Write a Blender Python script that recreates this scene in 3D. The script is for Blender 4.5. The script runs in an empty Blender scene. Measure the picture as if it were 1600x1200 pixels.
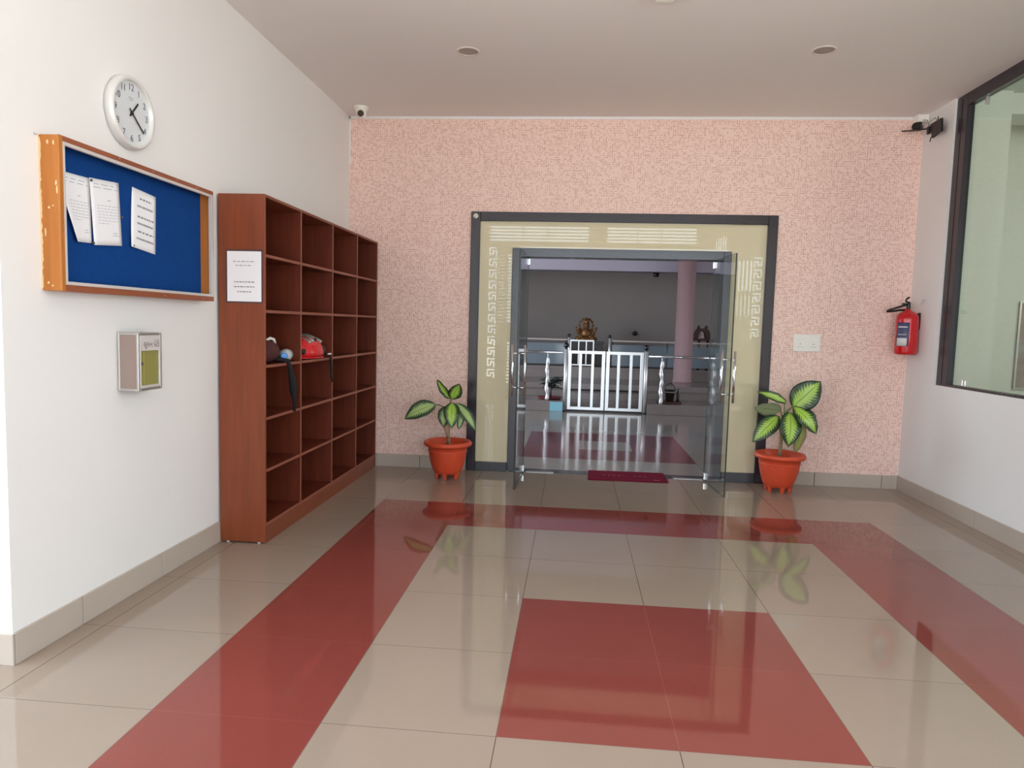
import bpy, bmesh, math, random
from mathutils import Vector, Matrix
random.seed(7)
scene = bpy.context.scene
COL = scene.collection

# ------------------------------------------------------------------ camera
cam_d = bpy.data.cameras.new('camera'); cam = bpy.data.objects.new('camera', cam_d); COL.objects.link(cam)
cam_d.sensor_fit = 'HORIZONTAL'; cam_d.sensor_width = 36.0
cam_d.lens = 1097.5 / 1600 * 36.0
cam_d.clip_start = 0.05; cam_d.clip_end = 300
RT = (0.995654, 0.089072, 0.027183); UP = (-0.034425, 0.080810, 0.996135); FW = (-0.086531, 0.992742, -0.083525)
M3 = Matrix((RT, UP, tuple(-v for v in FW))).transposed()
cam.matrix_world = Matrix.Translation((0.21416, -5.21606, 1.36294)) @ M3.to_4x4()
scene.camera = cam

# ------------------------------------------------------------------ light
SKY = 3.9
w = bpy.data.worlds.new('daylight'); scene.world = w; w.use_nodes = True
bg = w.node_tree.nodes['Background']; bg.inputs[0].default_value = (0.80, 0.91, 1.0, 1); bg.inputs[1].default_value = SKY
sun_d = bpy.data.lights.new('sun', 'SUN'); sun = bpy.data.objects.new('sun', sun_d); COL.objects.link(sun)
sun_d.energy = 27.0; sun_d.angle = math.radians(0.6); sun_d.color = (1.0, 0.975, 0.95)
sun.rotation_euler = Vector((-0.10, -0.42, -0.90)).to_track_quat('-Z', 'Y').to_euler()

def area(name, loc, direction, sx, sy, power, color):
    d = bpy.data.lights.new(name, 'AREA'); o = bpy.data.objects.new(name, d); COL.objects.link(o)
    d.shape = 'RECTANGLE'; d.size = sx; d.size_y = sy; d.energy = power; d.color = color
    o.location = loc; o.rotation_euler = Vector(direction).to_track_quat('-Z', 'Y').to_euler(); return o
# added unseen fill lamps for the hall beyond the door and the right room
area('hall_fill_light', (-4.9, 4.0, 1.9), (1, 0, -0.1), 4.5, 2.2, 260, (0.78, 0.88, 1.0))
area('hall_fill_light', (7.4, 4.0, 1.9), (-1, 0, -0.1), 4.5, 2.2, 180, (0.85, 0.90, 1.0))
area('side_room_fill', (6.5, -1.2, 2.9), (-0.6, 0.4, -1), 2.0, 2.0, 132, (1.0, 0.98, 0.93))

vs = scene.view_settings
vs.view_transform = 'Standard'; vs.look = 'None'; vs.exposure = 0.06; vs.gamma = 1.0; vs.use_curve_mapping = False
scene.cycles.max_bounces = 12; scene.cycles.diffuse_bounces = 6; scene.cycles.transparent_max_bounces = 16
scene.cycles.sample_clamp_indirect = 8.0
scene.cycles.caustics_reflective = False; scene.cycles.caustics_refractive = False
scene.cycles.use_denoising = True

# ------------------------------------------------------------------ materials
def s2l(c):
    return tuple(((v / 12.92) if v <= 0.04045 else ((v + 0.055) / 1.055) ** 2.4) for v in c)
def hexc(h):
    return s2l(tuple(int(h[i:i + 2], 16) / 255 for i in (0, 2, 4)))
MATS = {}
def mat(name, col, rough=0.5, metal=0.0, spec=0.5, coat=0.0, var=0.0, vscale=6.0, stretch=(1, 1, 1), bump=0.0):
    m = bpy.data.materials.new(name); m.use_nodes = True; nt = m.node_tree
    b = nt.nodes['Principled BSDF']
    c = hexc(col) if isinstance(col, str) else col
    b.inputs['Base Color'].default_value = (*c, 1); b.inputs['Roughness'].default_value = rough
    b.inputs['Metallic'].default_value = metal; b.inputs['Specular IOR Level'].default_value = spec
    b.inputs['Coat Weight'].default_value = coat; b.inputs['Coat Roughness'].default_value = 0.04
    if var > 0 or bump > 0:
        tc = nt.nodes.new('ShaderNodeTexCoord'); mp = nt.nodes.new('ShaderNodeMapping')
        mp.inputs['Scale'].default_value = stretch
        n = nt.nodes.new('ShaderNodeTexNoise'); n.inputs['Scale'].default_value = vscale; n.inputs['Detail'].default_value = 5
        nt.links.new(tc.outputs['Object'], mp.inputs['Vector']); nt.links.new(mp.outputs[0], n.inputs['Vector'])
        if var > 0:
            r = nt.nodes.new('ShaderNodeValToRGB')
            r.color_ramp.elements[0].position = 0.3; r.color_ramp.elements[1].position = 0.7
            r.color_ramp.elements[0].color = (*[v * (1 - var) for v in c], 1)
            r.color_ramp.elements[1].color = (*[min(1, v * (1 + var)) for v in c], 1)
            nt.links.new(n.outputs['Fac'], r.inputs[0]); nt.links.new(r.outputs[0], b.inputs['Base Color'])
        if bump > 0:
            bp = nt.nodes.new('ShaderNodeBump'); bp.inputs['Strength'].default_value = bump; bp.inputs['Distance'].default_value = 0.002
            nt.links.new(n.outputs['Fac'], bp.inputs['Height']); nt.links.new(bp.outputs[0], b.inputs['Normal'])
    MATS[name] = m
    return m

def math_node(nt, op, a, b=None, c=None):
    n = nt.nodes.new('ShaderNodeMath'); n.operation = op
    for i, v in enumerate((a, b, c)):
        if v is None: continue
        if hasattr(v, 'is_linked') or hasattr(v, 'links'): nt.links.new(v, n.inputs[i])
        else: n.inputs[i].default_value = v
    return n.outputs[0]

def tile_mat(name, col, grout_col, ox, oy, rough, speck=0.05, sscale=180.0, pitch=0.6, gx=0.0035, gy=0.0022):
    m = mat(name, col, rough); nt = m.node_tree; b = nt.nodes['Principled BSDF']
    b.inputs['IOR'].default_value = 1.5
    g = nt.nodes.new('ShaderNodeNewGeometry'); sx = nt.nodes.new('ShaderNodeSeparateXYZ'); nt.links.new(g.outputs['Position'], sx.inputs[0])
    def line(o, off, wd):
        t = math_node(nt, 'DIVIDE', math_node(nt, 'SUBTRACT', o, off), pitch)
        f = math_node(nt, 'FRACT', t)
        d = math_node(nt, 'MINIMUM', f, math_node(nt, 'SUBTRACT', 1.0, f))
        return math_node(nt, 'LESS_THAN', d, wd / pitch / 2), math_node(nt, 'FLOOR', t)
    lx, ix = line(sx.outputs[0], ox, gx); ly, iy = line(sx.outputs[1], oy, gy)
    gr = math_node(nt, 'MAXIMUM', lx, ly)
    n = nt.nodes.new('ShaderNodeTexNoise'); n.inputs['Scale'].default_value = sscale; n.inputs['Detail'].default_value = 3
    nt.links.new(g.outputs['Position'], n.inputs['Vector'])
    n2 = nt.nodes.new('ShaderNodeTexNoise'); n2.inputs['Scale'].default_value = 2.2; n2.inputs['Detail'].default_value = 4
    nt.links.new(g.outputs['Position'], n2.inputs['Vector'])
    cmb = nt.nodes.new('ShaderNodeCombineXYZ'); nt.links.new(ix, cmb.inputs[0]); nt.links.new(iy, cmb.inputs[1])
    wn = nt.nodes.new('ShaderNodeTexWhiteNoise'); wn.noise_dimensions = '2D'; nt.links.new(cmb.outputs[0], wn.inputs['Vector'])
    f = math_node(nt, 'MULTIPLY_ADD', math_node(nt, 'SUBTRACT', n.outputs['Fac'], 0.5), speck * 4, 1.0)
    f = math_node(nt, 'MULTIPLY_ADD', math_node(nt, 'SUBTRACT', n2.outputs['Fac'], 0.5), 0.10, f)
    f = math_node(nt, 'MULTIPLY_ADD', math_node(nt, 'SUBTRACT', wn.outputs['Value'], 0.5), 0.05, f)
    hv = nt.nodes.new('ShaderNodeMix'); hv.data_type = 'RGBA'; hv.blend_type = 'MULTIPLY'; hv.inputs[0].default_value = 1.0
    hv.inputs[6].default_value = (*hexc(col), 1)
    cc = nt.nodes.new('ShaderNodeCombineXYZ')
    for i in range(3): nt.links.new(f, cc.inputs[i])
    nt.links.new(cc.outputs[0], hv.inputs[7])
    mx = nt.nodes.new('ShaderNodeMix'); mx.data_type = 'RGBA'
    nt.links.new(gr, mx.inputs[0]); nt.links.new(hv.outputs[2], mx.inputs[6]); mx.inputs[7].default_value = (*hexc(grout_col), 1)
    nt.links.new(mx.outputs[2], b.inputs['Base Color'])
    return m

def mosaic_mat(name, base, line_col, cell=0.0195):
    m = mat(name, base, 0.62, spec=0.35); nt = m.node_tree; b = nt.nodes['Principled BSDF']
    g = nt.nodes.new('ShaderNodeNewGeometry'); s = nt.nodes.new('ShaderNodeSeparateXYZ'); nt.links.new(g.outputs['Position'], s.inputs[0])
    u = math_node(nt, 'DIVIDE', s.outputs[0], cell); v = math_node(nt, 'DIVIDE', s.outputs[2], cell)
    cmb = nt.nodes.new('ShaderNodeCombineXYZ')
    nt.links.new(math_node(nt, 'FLOOR', u), cmb.inputs[0]); nt.links.new(math_node(nt, 'FLOOR', v), cmb.inputs[1])
    wn = nt.nodes.new('ShaderNodeTexWhiteNoise'); wn.noise_dimensions = '2D'; nt.links.new(cmb.outputs[0], wn.inputs['Vector'])
    sc = nt.nodes.new('ShaderNodeSeparateColor'); nt.links.new(wn.outputs['Color'], sc.inputs[0])
    l1 = math_node(nt, 'MULTIPLY', math_node(nt, 'LESS_THAN', math_node(nt, 'FRACT', u), 0.38), math_node(nt, 'LESS_THAN', sc.outputs[0], 0.46))
    l2 = math_node(nt, 'MULTIPLY', math_node(nt, 'LESS_THAN', math_node(nt, 'FRACT', v), 0.38), math_node(nt, 'LESS_THAN', sc.outputs[1], 0.46))
    l = math_node(nt, 'MAXIMUM', l1, l2)
    l = math_node(nt, 'MULTIPLY', l, math_node(nt, 'MULTIPLY_ADD', sc.outputs[2], 0.6, 0.4))
    mx = nt.nodes.new('ShaderNodeMix'); mx.data_type = 'RGBA'; nt.links.new(l, mx.inputs[0])
    mx.inputs[6].default_value = (*hexc(base), 1); mx.inputs[7].default_value = (*hexc(line_col), 1)
    nt.links.new(mx.outputs[2], b.inputs['Base Color'])
    return m

def glass_mat(name, tint, refl=1.0):
    m = bpy.data.materials.new(name); m.use_nodes = True; nt = m.node_tree; nt.nodes.clear()
    out = nt.nodes.new('ShaderNodeOutputMaterial'); tr = nt.nodes.new('ShaderNodeBsdfTransparent'); tr.inputs[0].default_value = (*tint, 1)
    gl = nt.nodes.new('ShaderNodeBsdfGlossy'); gl.inputs['Roughness'].default_value = 0.01
    fr = nt.nodes.new('ShaderNodeFresnel'); g = nt.nodes.new('ShaderNodeNewGeometry'); nt.links.new(math_node(nt, 'MULTIPLY_ADD', g.outputs['Backfacing'], 1 / 1.5 - 1.5, 1.5), fr.inputs['IOR'])
    f = math_node(nt, 'MULTIPLY', fr.outputs[0], refl)
    mx = nt.nodes.new('ShaderNodeMixShader'); nt.links.new(f, mx.inputs[0]); nt.links.new(tr.outputs[0], mx.inputs[1]); nt.links.new(gl.outputs[0], mx.inputs[2])
    nt.links.new(mx.outputs[0], out.inputs['Surface'])
    return m

def wood_mat(name, c1, c2, rough=0.38, axis='Z'):
    m = mat(name, c1, rough, spec=0.45); nt = m.node_tree; b = nt.nodes['Principled BSDF']
    tc = nt.nodes.new('ShaderNodeTexCoord'); mp = nt.nodes.new('ShaderNodeMapping')
    mp.inputs['Scale'].default_value = {'Z': (14, 14, 0.9), 'Y': (14, 0.9, 14), 'X': (0.9, 14, 14)}[axis]
    n = nt.nodes.new('ShaderNodeTexNoise'); n.inputs['Scale'].default_value = 3.0; n.inputs['Detail'].default_value = 8; n.inputs['Distortion'].default_value = 0.6
    r = nt.nodes.new('ShaderNodeValToRGB'); r.color_ramp.elements[0].position = 0.25; r.color_ramp.elements[1].position = 0.75
    r.color_ramp.elements[0].color = (*hexc(c2), 1); r.color_ramp.elements[1].color = (*hexc(c1), 1)
    nt.links.new(tc.outputs['Object'], mp.inputs[0]); nt.links.new(mp.outputs[0], n.inputs['Vector'])
    nt.links.new(n.outputs['Fac'], r.inputs[0]); nt.links.new(r.outputs[0], b.inputs['Base Color'])
    return m

def leaf_mat(name, light, dark, edge=0.62, rough=0.35):
    m = mat(name, light, rough, spec=0.5); nt = m.node_tree; b = nt.nodes['Principled BSDF']
    uv = nt.nodes.new('ShaderNodeUVMap'); uv.uv_map = 'UVMap'
    s = nt.nodes.new('ShaderNodeSeparateXYZ'); nt.links.new(uv.outputs[0], s.inputs[0])
    a = math_node(nt, 'MULTIPLY', math_node(nt, 'ABSOLUTE', math_node(nt, 'SUBTRACT', s.outputs[0], 0.5)), 2.0)
    ph = math_node(nt, 'SUBTRACT', math_node(nt, 'MULTIPLY', s.outputs[1], 75.0), math_node(nt, 'MULTIPLY', a, 16.0))
    fe = math_node(nt, 'MULTIPLY', math_node(nt, 'SINE', ph), 0.13)
    n = nt.nodes.new('ShaderNodeTexNoise'); n.inputs['Scale'].default_value = 9; nt.links.new(uv.outputs[0], n.inputs['Vector'])
    e = math_node(nt, 'ADD', math_node(nt, 'ADD', a, fe), math_node(nt, 'MULTIPLY', math_node(nt, 'SUBTRACT', n.outputs['Fac'], 0.5), 0.35))
    tipd = math_node(nt, 'MULTIPLY', math_node(nt, 'POWER', math_node(nt, 'ABSOLUTE', math_node(nt, 'MULTIPLY', math_node(nt, 'SUBTRACT', s.outputs[1], 0.45), 2.0)), 4.0), 0.45)
    e = math_node(nt, 'ADD', e, tipd)
    mr = nt.nodes.new('ShaderNodeMapRange'); mr.inputs[1].default_value = edge - 0.17; mr.inputs[2].default_value = edge + 0.17
    nt.links.new(e, mr.inputs[0])
    mx = nt.nodes.new('ShaderNodeMix'); mx.data_type = 'RGBA'; nt.links.new(mr.outputs[0], mx.inputs[0])
    mx.inputs[6].default_value = (*hexc(light), 1); mx.inputs[7].default_value = (*hexc(dark), 1)
    rib = math_node(nt, 'LESS_THAN', a, 0.045)
    mx2 = nt.nodes.new('ShaderNodeMix'); mx2.data_type = 'RGBA'; nt.links.new(math_node(nt, 'MULTIPLY', rib, 0.6), mx2.inputs[0])
    nt.links.new(mx.outputs[2], mx2.inputs[6]); mx2.inputs[7].default_value = (*hexc('3c5a24'), 1)
    nt.links.new(mx2.outputs[2], b.inputs['Base Color'])
    return m

white_wall = mat('white_wall', 'e7e6e5', 0.75, spec=0.3, var=0.012, vscale=1.5)
ceil_m = mat('ceiling_white', 'ece8e6', 0.8, spec=0.2)
mosaic = mosaic_mat('pink_mosaic_paper', 'f2d4ca', 'd5aa9c')
beige_tile = tile_mat('beige_tile', '99897b', '574d45', 0.0, 0.0, 0.035, 0.03)
red_tile = tile_mat('red_tile', '834039', '8c4f48', 0.0, 0.0, 0.04, 0.13, 260)
hall_tile = tile_mat('hall_tile', '8c847e', '585049', 0.3, 2.0, 0.11, 0.03)
hall_red = tile_mat('hall_red', '6a323b', '5c2e36', 0.3, 2.0, 0.11, 0.08, 260)
skirt = mat('skirting_tile', 'b8aca1', 0.15, spec=0.5, var=0.02, vscale=3)
groutm = mat('grout', '4e463e', 0.8)
inner_dark = mat('slate_granite', '41434b', 0.16, spec=0.6, var=0.10, vscale=60)
dark_steel = mat('dark_steel', '44474d', 0.15, metal=0.85)
dark_frame = mat('dark_granite', '332e35', 0.22, spec=0.5, var=0.12, vscale=60)
steel = mat('brushed_steel', 'd9dadd', 0.28, metal=1.0)
chrome = mat('chrome', 'e2e4e8', 0.12, metal=1.0)
alu = mat('aluminium', 'c9c5c3', 0.38, metal=0.85)
alu_white = mat('pale_aluminium', 'd6d2cf', 0.45, metal=0.3)
cream = mat('cream_glass', 'd6ccae', 0.004, spec=0.9, coat=0.0)
pane = glass_mat('door_glass', (0.92, 0.945, 0.935), 0.8)
pane_edge = mat('glass_edge', '2b322f', 0.15, spec=0.6)
green_pane = glass_mat('window_glass', (0.85, 0.895, 0.87))
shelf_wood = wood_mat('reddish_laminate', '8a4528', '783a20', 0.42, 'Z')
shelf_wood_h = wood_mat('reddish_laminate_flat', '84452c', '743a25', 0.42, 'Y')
shaded_wood = wood_mat('shaded_inner_laminate', '6a2d18', '56200f', 0.45, 'Z')  # laminate darkened to paint in the shade inside the pigeonholes
edge_band = mat('edge_band', '8d5240', 0.5)
orange_wood = wood_mat('orange_varnished_wood', 'bf7a35', 'a8642a', 0.35, 'Z')
brown_wood = wood_mat('worn_brown_wood', '9a573a', '84472f', 0.4, 'Y')
felt = mat('blue_felt', '123f80', 0.95, spec=0.1, var=0.05, vscale=40)
paper = mat('white_paper', 'eeeef2', 0.8, spec=0.2)
ink = mat('printed_ink', 'b2b2ba', 0.8)
ink_mid = mat('bold_print', '85858e', 0.8)
ink_dark = mat('dark_ink', '4a4a52', 0.8)
black = mat('black_plastic', '161517', 0.4)
soft_black = mat('black_webbing', '131114', 0.85)
white_pl = mat('white_plastic', 'eceae4', 0.35)
grey_pl = mat('silver_plastic', 'dededc', 0.32, metal=0.15)
dial_m = mat('dial_white', 'd2d6da', 0.5)
terracotta = mat('orange_plastic', 'cc4a2c', 0.42, spec=0.45, var=0.05, vscale=4)
soil = mat('soil', '4a2f24', 0.95, var=0.3, vscale=50)
leaf_a = leaf_mat('variegated_leaf', 'a9c07c', '2c4630', 0.50)
leaf_b = leaf_mat('bright_variegated_leaf', 'a4c850', '1c371d', 0.50)
leaf_c = leaf_mat('pale_leaf_back', '8f9a76', '747d62', 0.75, 0.5)
leaf_d = leaf_mat('drying_leaf', '9aa85a', '8a7a55', 0.55, 0.5)
stem_m = mat('green_stem', '6a7648', 0.55, var=0.25, vscale=30)
stem_b = mat('woody_stem', '8d7a5c', 0.7, var=0.25, vscale=40)
sheath = mat('dry_sheath', 'b89a80', 0.7, var=0.15, vscale=20)
red_paint = mat('red_paint', 'c8101c', 0.16, spec=0.6, coat=0.4)
label_bl = mat('label_blue', '4b4f72', 0.4)
label_wh = mat('label_white', 'd8d4d6', 0.4)
olive = mat('olive_board', '8f8a4c', 0.35)
taupe = mat('taupe_panel', '9a8880', 0.45)
maroon_mat = mat('maroon_mat', '6e1730', 0.95, spec=0.1, var=0.15, vscale=70)
hall_wall = mat('hall_grey_wall', '8d8480', 0.7, spec=0.3, var=0.03, vscale=2)
lilac = mat('lilac_beam', 'aba4b3', 0.6)
pinkcol = mat('pink_column', 'ab8c8e', 0.6, var=0.03, vscale=20)
for hm in (hall_tile, hall_red): hm.node_tree.nodes['Principled BSDF'].inputs['Specular IOR Level'].default_value = 0.28
stone_step = mat('step_stone', '857b78', 0.2, spec=0.5, var=0.04, vscale=8)
blue_glass = mat('blue_grey_glass', '727f88', 0.12, spec=0.6)
white_metal = mat('white_metal', 'fafcfd', 0.35, metal=0.7)
gold = mat('antique_gold', '8a6038', 0.42, metal=0.5, var=0.25, vscale=25)
dkwood = mat('dark_carved_wood', '3a1e1c', 0.45)
plantdark = mat('dark_foliage', '26302a', 0.6)
redplastic = mat('red_saucer', '7c2b2d', 0.45)
green_room = mat('pale_green_wall', 'd2d6cd', 0.7)
ground_m = mat('outdoor_paving', 'bab7b2', 0.85, var=0.05, vscale=1.0)
screen_m = mat('screen_paint', 'b8ad98', 0.7)
helm_red = mat('helmet_red', 'd2222a', 0.25, spec=0.6)
helm_grey = mat('helmet_silver', '9a9692', 0.35, metal=0.4)
bag_m = mat('maroon_cloth', '4a1f20', 0.8, var=0.25, vscale=18)
bottle_m = mat('clear_bottle', 'aeb6bd', 0.12, spec=0.7)
bluecap = mat('blue_cap', '2f86d8', 0.3)
cyan_m = mat('cyan_tile', '86c4d4', 0.25)
orange_soft = mat('weathered_edge', 'e0c79a', 0.7)

# ------------------------------------------------------------------ mesh helpers
class MB:
    def __init__(s): s.bm = bmesh.new(); s.uv = None
    def box(s, x0, x1, y0, y1, z0, z1, mi=0):
        vs_ = [s.bm.verts.new(p) for p in ((x0,y0,z0),(x1,y0,z0),(x1,y1,z0),(x0,y1,z0),(x0,y0,z1),(x1,y0,z1),(x1,y1,z1),(x0,y1,z1))]
        out = []
        for f in ((0,3,2,1),(4,5,6,7),(0,1,5,4),(1,2,6,5),(2,3,7,6),(3,0,4,7)):
            fc = s.bm.faces.new([vs_[i] for i in f]); fc.material_index = mi; out.append(fc)
        return out
    def obox(s, c, ax, ay, az, mi=0):
        c, ax, ay, az = map(Vector, (c, ax, ay, az))
        vs_ = [s.bm.verts.new(c + sx * ax + sy * ay + sz * az) for sx, sy, sz in ((-1,-1,-1),(1,-1,-1),(1,1,-1),(-1,1,-1),(-1,-1,1),(1,-1,1),(1,1,1),(-1,1,1))]
        out = []
        for f in ((0,3,2,1),(4,5,6,7),(0,1,5,4),(1,2,6,5),(2,3,7,6),(3,0,4,7)):
            fc = s.bm.faces.new([vs_[i] for i in f]); fc.material_index = mi; out.append(fc)
        return out
    def tube(s, pts, r, n=12, mi=0, caps=True, radii=None, smooth=True):
        pts = [Vector(p) for p in pts]; rings = []
        prev = None
        for i, p in enumerate(pts):
            t = (pts[min(i + 1, len(pts) - 1)] - pts[max(i - 1, 0)]).normalized()
            if prev is None:
                u = t.cross(Vector((0, 0, 1)))
                if u.length < 1e-3: u = t.cross(Vector((0, 1, 0)))
                u.normalize()
            else:
                u = (prev - t * prev.dot(t)).normalized()
            prev = u; v = t.cross(u); rr = radii[i] if radii else r
            rings.append([s.bm.verts.new(p + rr * (math.cos(2 * math.pi * k / n) * u + math.sin(2 * math.pi * k / n) * v)) for k in range(n)])
        for a, b in zip(rings, rings[1:]):
            for k in range(n):
                f = s.bm.faces.new((a[k], a[(k + 1) % n], b[(k + 1) % n], b[k])); f.smooth = smooth; f.material_index = mi
        if caps:
            f = s.bm.faces.new(rings[0][::-1]); f.material_index = mi
            f = s.bm.faces.new(rings[-1]); f.material_index = mi
    def lathe(s, prof, origin=(0, 0, 0), axis='Z', n=32, mi=0, smooth=True, ranges=None, sx=1.0, sy=1.0, caps=True):
        if prof[0][0] < 1e-6 and len(prof) == 2 and abs(prof[0][1] - prof[1][1]) < 1e-6: prof = prof[1:]; caps = True
        o = Vector(origin); rings = []
        for r, h in prof:
            ring = []
            for k in range(n):
                a = 2 * math.pi * k / n; c, d = r * math.cos(a) * sx, r * math.sin(a) * sy
                p = {'Z': (c, d, h), 'X': (h, c, d), 'Y': (d, h, c)}[axis]
                ring.append(s.bm.verts.new(o + Vector(p)))
            rings.append(ring)
        for i, (a, b) in enumerate(zip(rings, rings[1:])):
            for k in range(n):
                f = s.bm.faces.new((a[k], a[(k + 1) % n], b[(k + 1) % n], b[k])); f.smooth = smooth
                f.material_index = ranges[i] if ranges else mi
        if len(prof) == 1: pass
        elif caps and prof[0][0] > 1e-6:
            f = s.bm.faces.new(rings[0][::-1]); f.material_index = ranges[0] if ranges else mi
        if caps and prof[-1][0] > 1e-6:
            f = s.bm.faces.new(rings[-1]); f.material_index = ranges[-1] if ranges else mi
    def ball(s, c, r, sc=(1, 1, 1), n=20, m=12, mi=0):
        prof = [(max(1e-5, math.sin(math.pi * i / m)) , -math.cos(math.pi * i / m)) for i in range(m + 1)]
        c = Vector(c); rings = []
        for rr, h in prof:
            rings.append([s.bm.verts.new(c + Vector((r * sc[0] * rr * math.cos(2 * math.pi * k / n), r * sc[1] * rr * math.sin(2 * math.pi * k / n), r * sc[2] * h))) for k in range(n)])
        for a, b in zip(rings, rings[1:]):
            for k in range(n):
                f = s.bm.faces.new((a[k], a[(k + 1) % n], b[(k + 1) % n], b[k])); f.smooth = True; f.material_index = mi
    def prism(s, poly, d0, d1, axis='Y', mi=0):
        def P(a, b, d): return {'Y': (a, d, b), 'X': (d, a, b), 'Z': (a, b, d)}[axis]
        A = [s.bm.verts.new(P(a, b, d0)) for a, b in poly]; B = [s.bm.verts.new(P(a, b, d1)) for a, b in poly]
        n = len(poly)
        for fs in [A[::-1], B] + [[A[k], A[(k + 1) % n], B[(k + 1) % n], B[k]] for k in range(n)]:
            f = s.bm.faces.new(fs); f.material_index = mi
    def text(s, body, size, origin, right, up, mi=0, depth=0.0008, align='CENTER'):
        cu = bpy.data.curves.new('lettering', 'FONT'); cu.body = body; cu.size = size; cu.align_x = align; cu.align_y = 'CENTER'
        ob = bpy.data.objects.new('lettering', cu); COL.objects.link(ob)
        dg = bpy.context.evaluated_depsgraph_get(); me = bpy.data.meshes.new_from_object(ob.evaluated_get(dg))
        o, r, u = Vector(origin), Vector(right), Vector(up); nrm = r.cross(u)
        vs_ = [s.bm.verts.new(o + r * v.co.x + u * v.co.y + nrm * depth) for v in me.vertices]
        for p in me.polygons:
            try:
                f = s.bm.faces.new([vs_[i] for i in p.vertices]); f.material_index = mi
            except ValueError: pass
        bpy.data.objects.remove(ob); bpy.data.curves.remove(cu); bpy.data.meshes.remove(me)
    def build(s, name, mats, parent=None, bevel=0.0, seg=2, subsurf=0, solid=0.0, fix=True):
        if fix: bmesh.ops.recalc_face_normals(s.bm, faces=s.bm.faces)
        me = bpy.data.meshes.new(name); s.bm.to_mesh(me); s.bm.free()
        for m in (mats if isinstance(mats, (list, tuple)) else [mats]): me.materials.append(m)
        o = bpy.data.objects.new(name, me); COL.objects.link(o)
        if parent is not None:
            o.parent = parent; o.matrix_parent_inverse = Matrix.Translation(-parent.location)
        if solid:
            md = o.modifiers.new('thickness', 'SOLIDIFY'); md.thickness = solid; md.offset = 0
        if bevel:
            md = o.modifiers.new('bevel', 'BEVEL'); md.width = bevel; md.segments = seg; md.limit_method = 'ANGLE'; md.angle_limit = math.radians(40)
        if subsurf:
            md = o.modifiers.new('subsurf', 'SUBSURF'); md.levels = subsurf; md.render_levels = subsurf
        return o

def thing(name, label, cat, loc, group=None):
    o = bpy.data.objects.new(name, None); COL.objects.link(o); o.location = loc; o.empty_display_size = 0.05
    o['label'] = label; o['category'] = cat
    if group: o['group'] = group
    return o
def tag(o, label, cat, group=None):
    o['label'] = label; o['category'] = cat
    if group: o['group'] = group
    return o
def struct(o, label=None):
    o['kind'] = 'structure'
    if label: o['label'] = label
    return o
def copy_tree(o, parent=None, offset=None):
    c = o.copy(); COL.objects.link(c)
    if parent is not None: c.parent = parent
    if offset is not None: c.location = o.location + Vector(offset)
    for ch in list(o.children):
        k = copy_tree(ch, c)
    return c

# ------------------------------------------------------------------ setting
WY, XL, XR, ZC = 1.23, -1.906, 3.121, 3.224
YN = -2.775                                   # near ends of the side walls
# floor of the porch
def is_red(c, r):
    if r == 0 and 1 <= c <= 6: return True
    if c in (1, 6) and r >= 0: return True
    if c in (3, 4) and r in (3, 4): return True
    return False
m = MB()
xs = [-3.0] + [0.6 * k for k in range(-4, 9)] 
xs = sorted(set(round(v, 4) for v in [0.6 * k for k in range(-5, 8)] + [4.4]))
ys = sorted(set(round(v, 4) for v in [WY] + [0.6 * k for k in range(-11, 3)]))
vg = {}
def gv(x, y):
    if (x, y) not in vg: vg[(x, y)] = m.bm.verts.new((x, y, 0))
    return vg[(x, y)]
for x0, x1 in zip(xs, xs[1:]):
    for y0, y1 in zip(ys, ys[1:]):
        c = math.floor((x0 + x1) / 2 / 0.6) + 3; r = math.floor(-(y0 + y1) / 2 / 0.6)
        f = m.bm.faces.new((gv(x0, y0), gv(x1, y0), gv(x1, y1), gv(x0, y1))); f.material_index = 1 if is_red(c, r) else 0
struct(m.build('floor', [beige_tile, red_tile]))
m = MB(); m.box(-40, 45, -60, 1.0, -0.32, -0.02)
struct(m.build('floor_outside', ground_m))

# hall floor beyond the door
m = MB(); vg = {}
xs = sorted(set([-5.0, 7.5] + [round(0.3 + 0.6 * k, 4) for k in range(-2, 4)]))
ys = [1.41, 2.0, 2.6, 3.2, 3.8, 6.5]
for x0, x1 in zip(xs, xs[1:]):
    for y0, y1 in zip(ys, ys[1:]):
        red = (x0 > -0.35 and x1 < 1.55 and y0 > 1.9 and y1 < 3.85) and not (0.25 < x0 < 0.5 and 2.5 < y0 < 2.7)
        f = m.bm.faces.new((gv(x0, y0), gv(x1, y0), gv(x1, y1), gv(x0, y1))); f.material_index = 1 if red else 0
struct(m.build('floor_hall', [hall_tile, hall_red]))

# threshold strip
m = MB(); m.box(-0.376, 1.60, 1.23, 1.41, -0.02, 0.0)
struct(m.build('trim_1', dark_frame))

# porch ceiling, then an added unseen roof that cuts the overhead skylight
m = MB(); m.box(XL - 0.15, XR + 0.2, -3.6, WY + 0.18, ZC, ZC + 0.2)
struct(m.build('ceiling', ceil_m))
m = MB(); m.box(-2.4, 5.2, -6.63, -3.6, 3.95, 4.05); m.box(-2.4, 5.2, -3.7, -3.6, 3.43, 3.95)
struct(m.build('ceiling_sky_block', ceil_m))

# left wall: long face towards the porch and its return
m = MB(); m.box(XL - 0.25, XL, YN, WY + 0.18, 0, ZC); m.box(-7.0, XL - 0.25, YN, YN + 0.25, 0, ZC)
struct(m.build('wall_left', white_wall))
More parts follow.
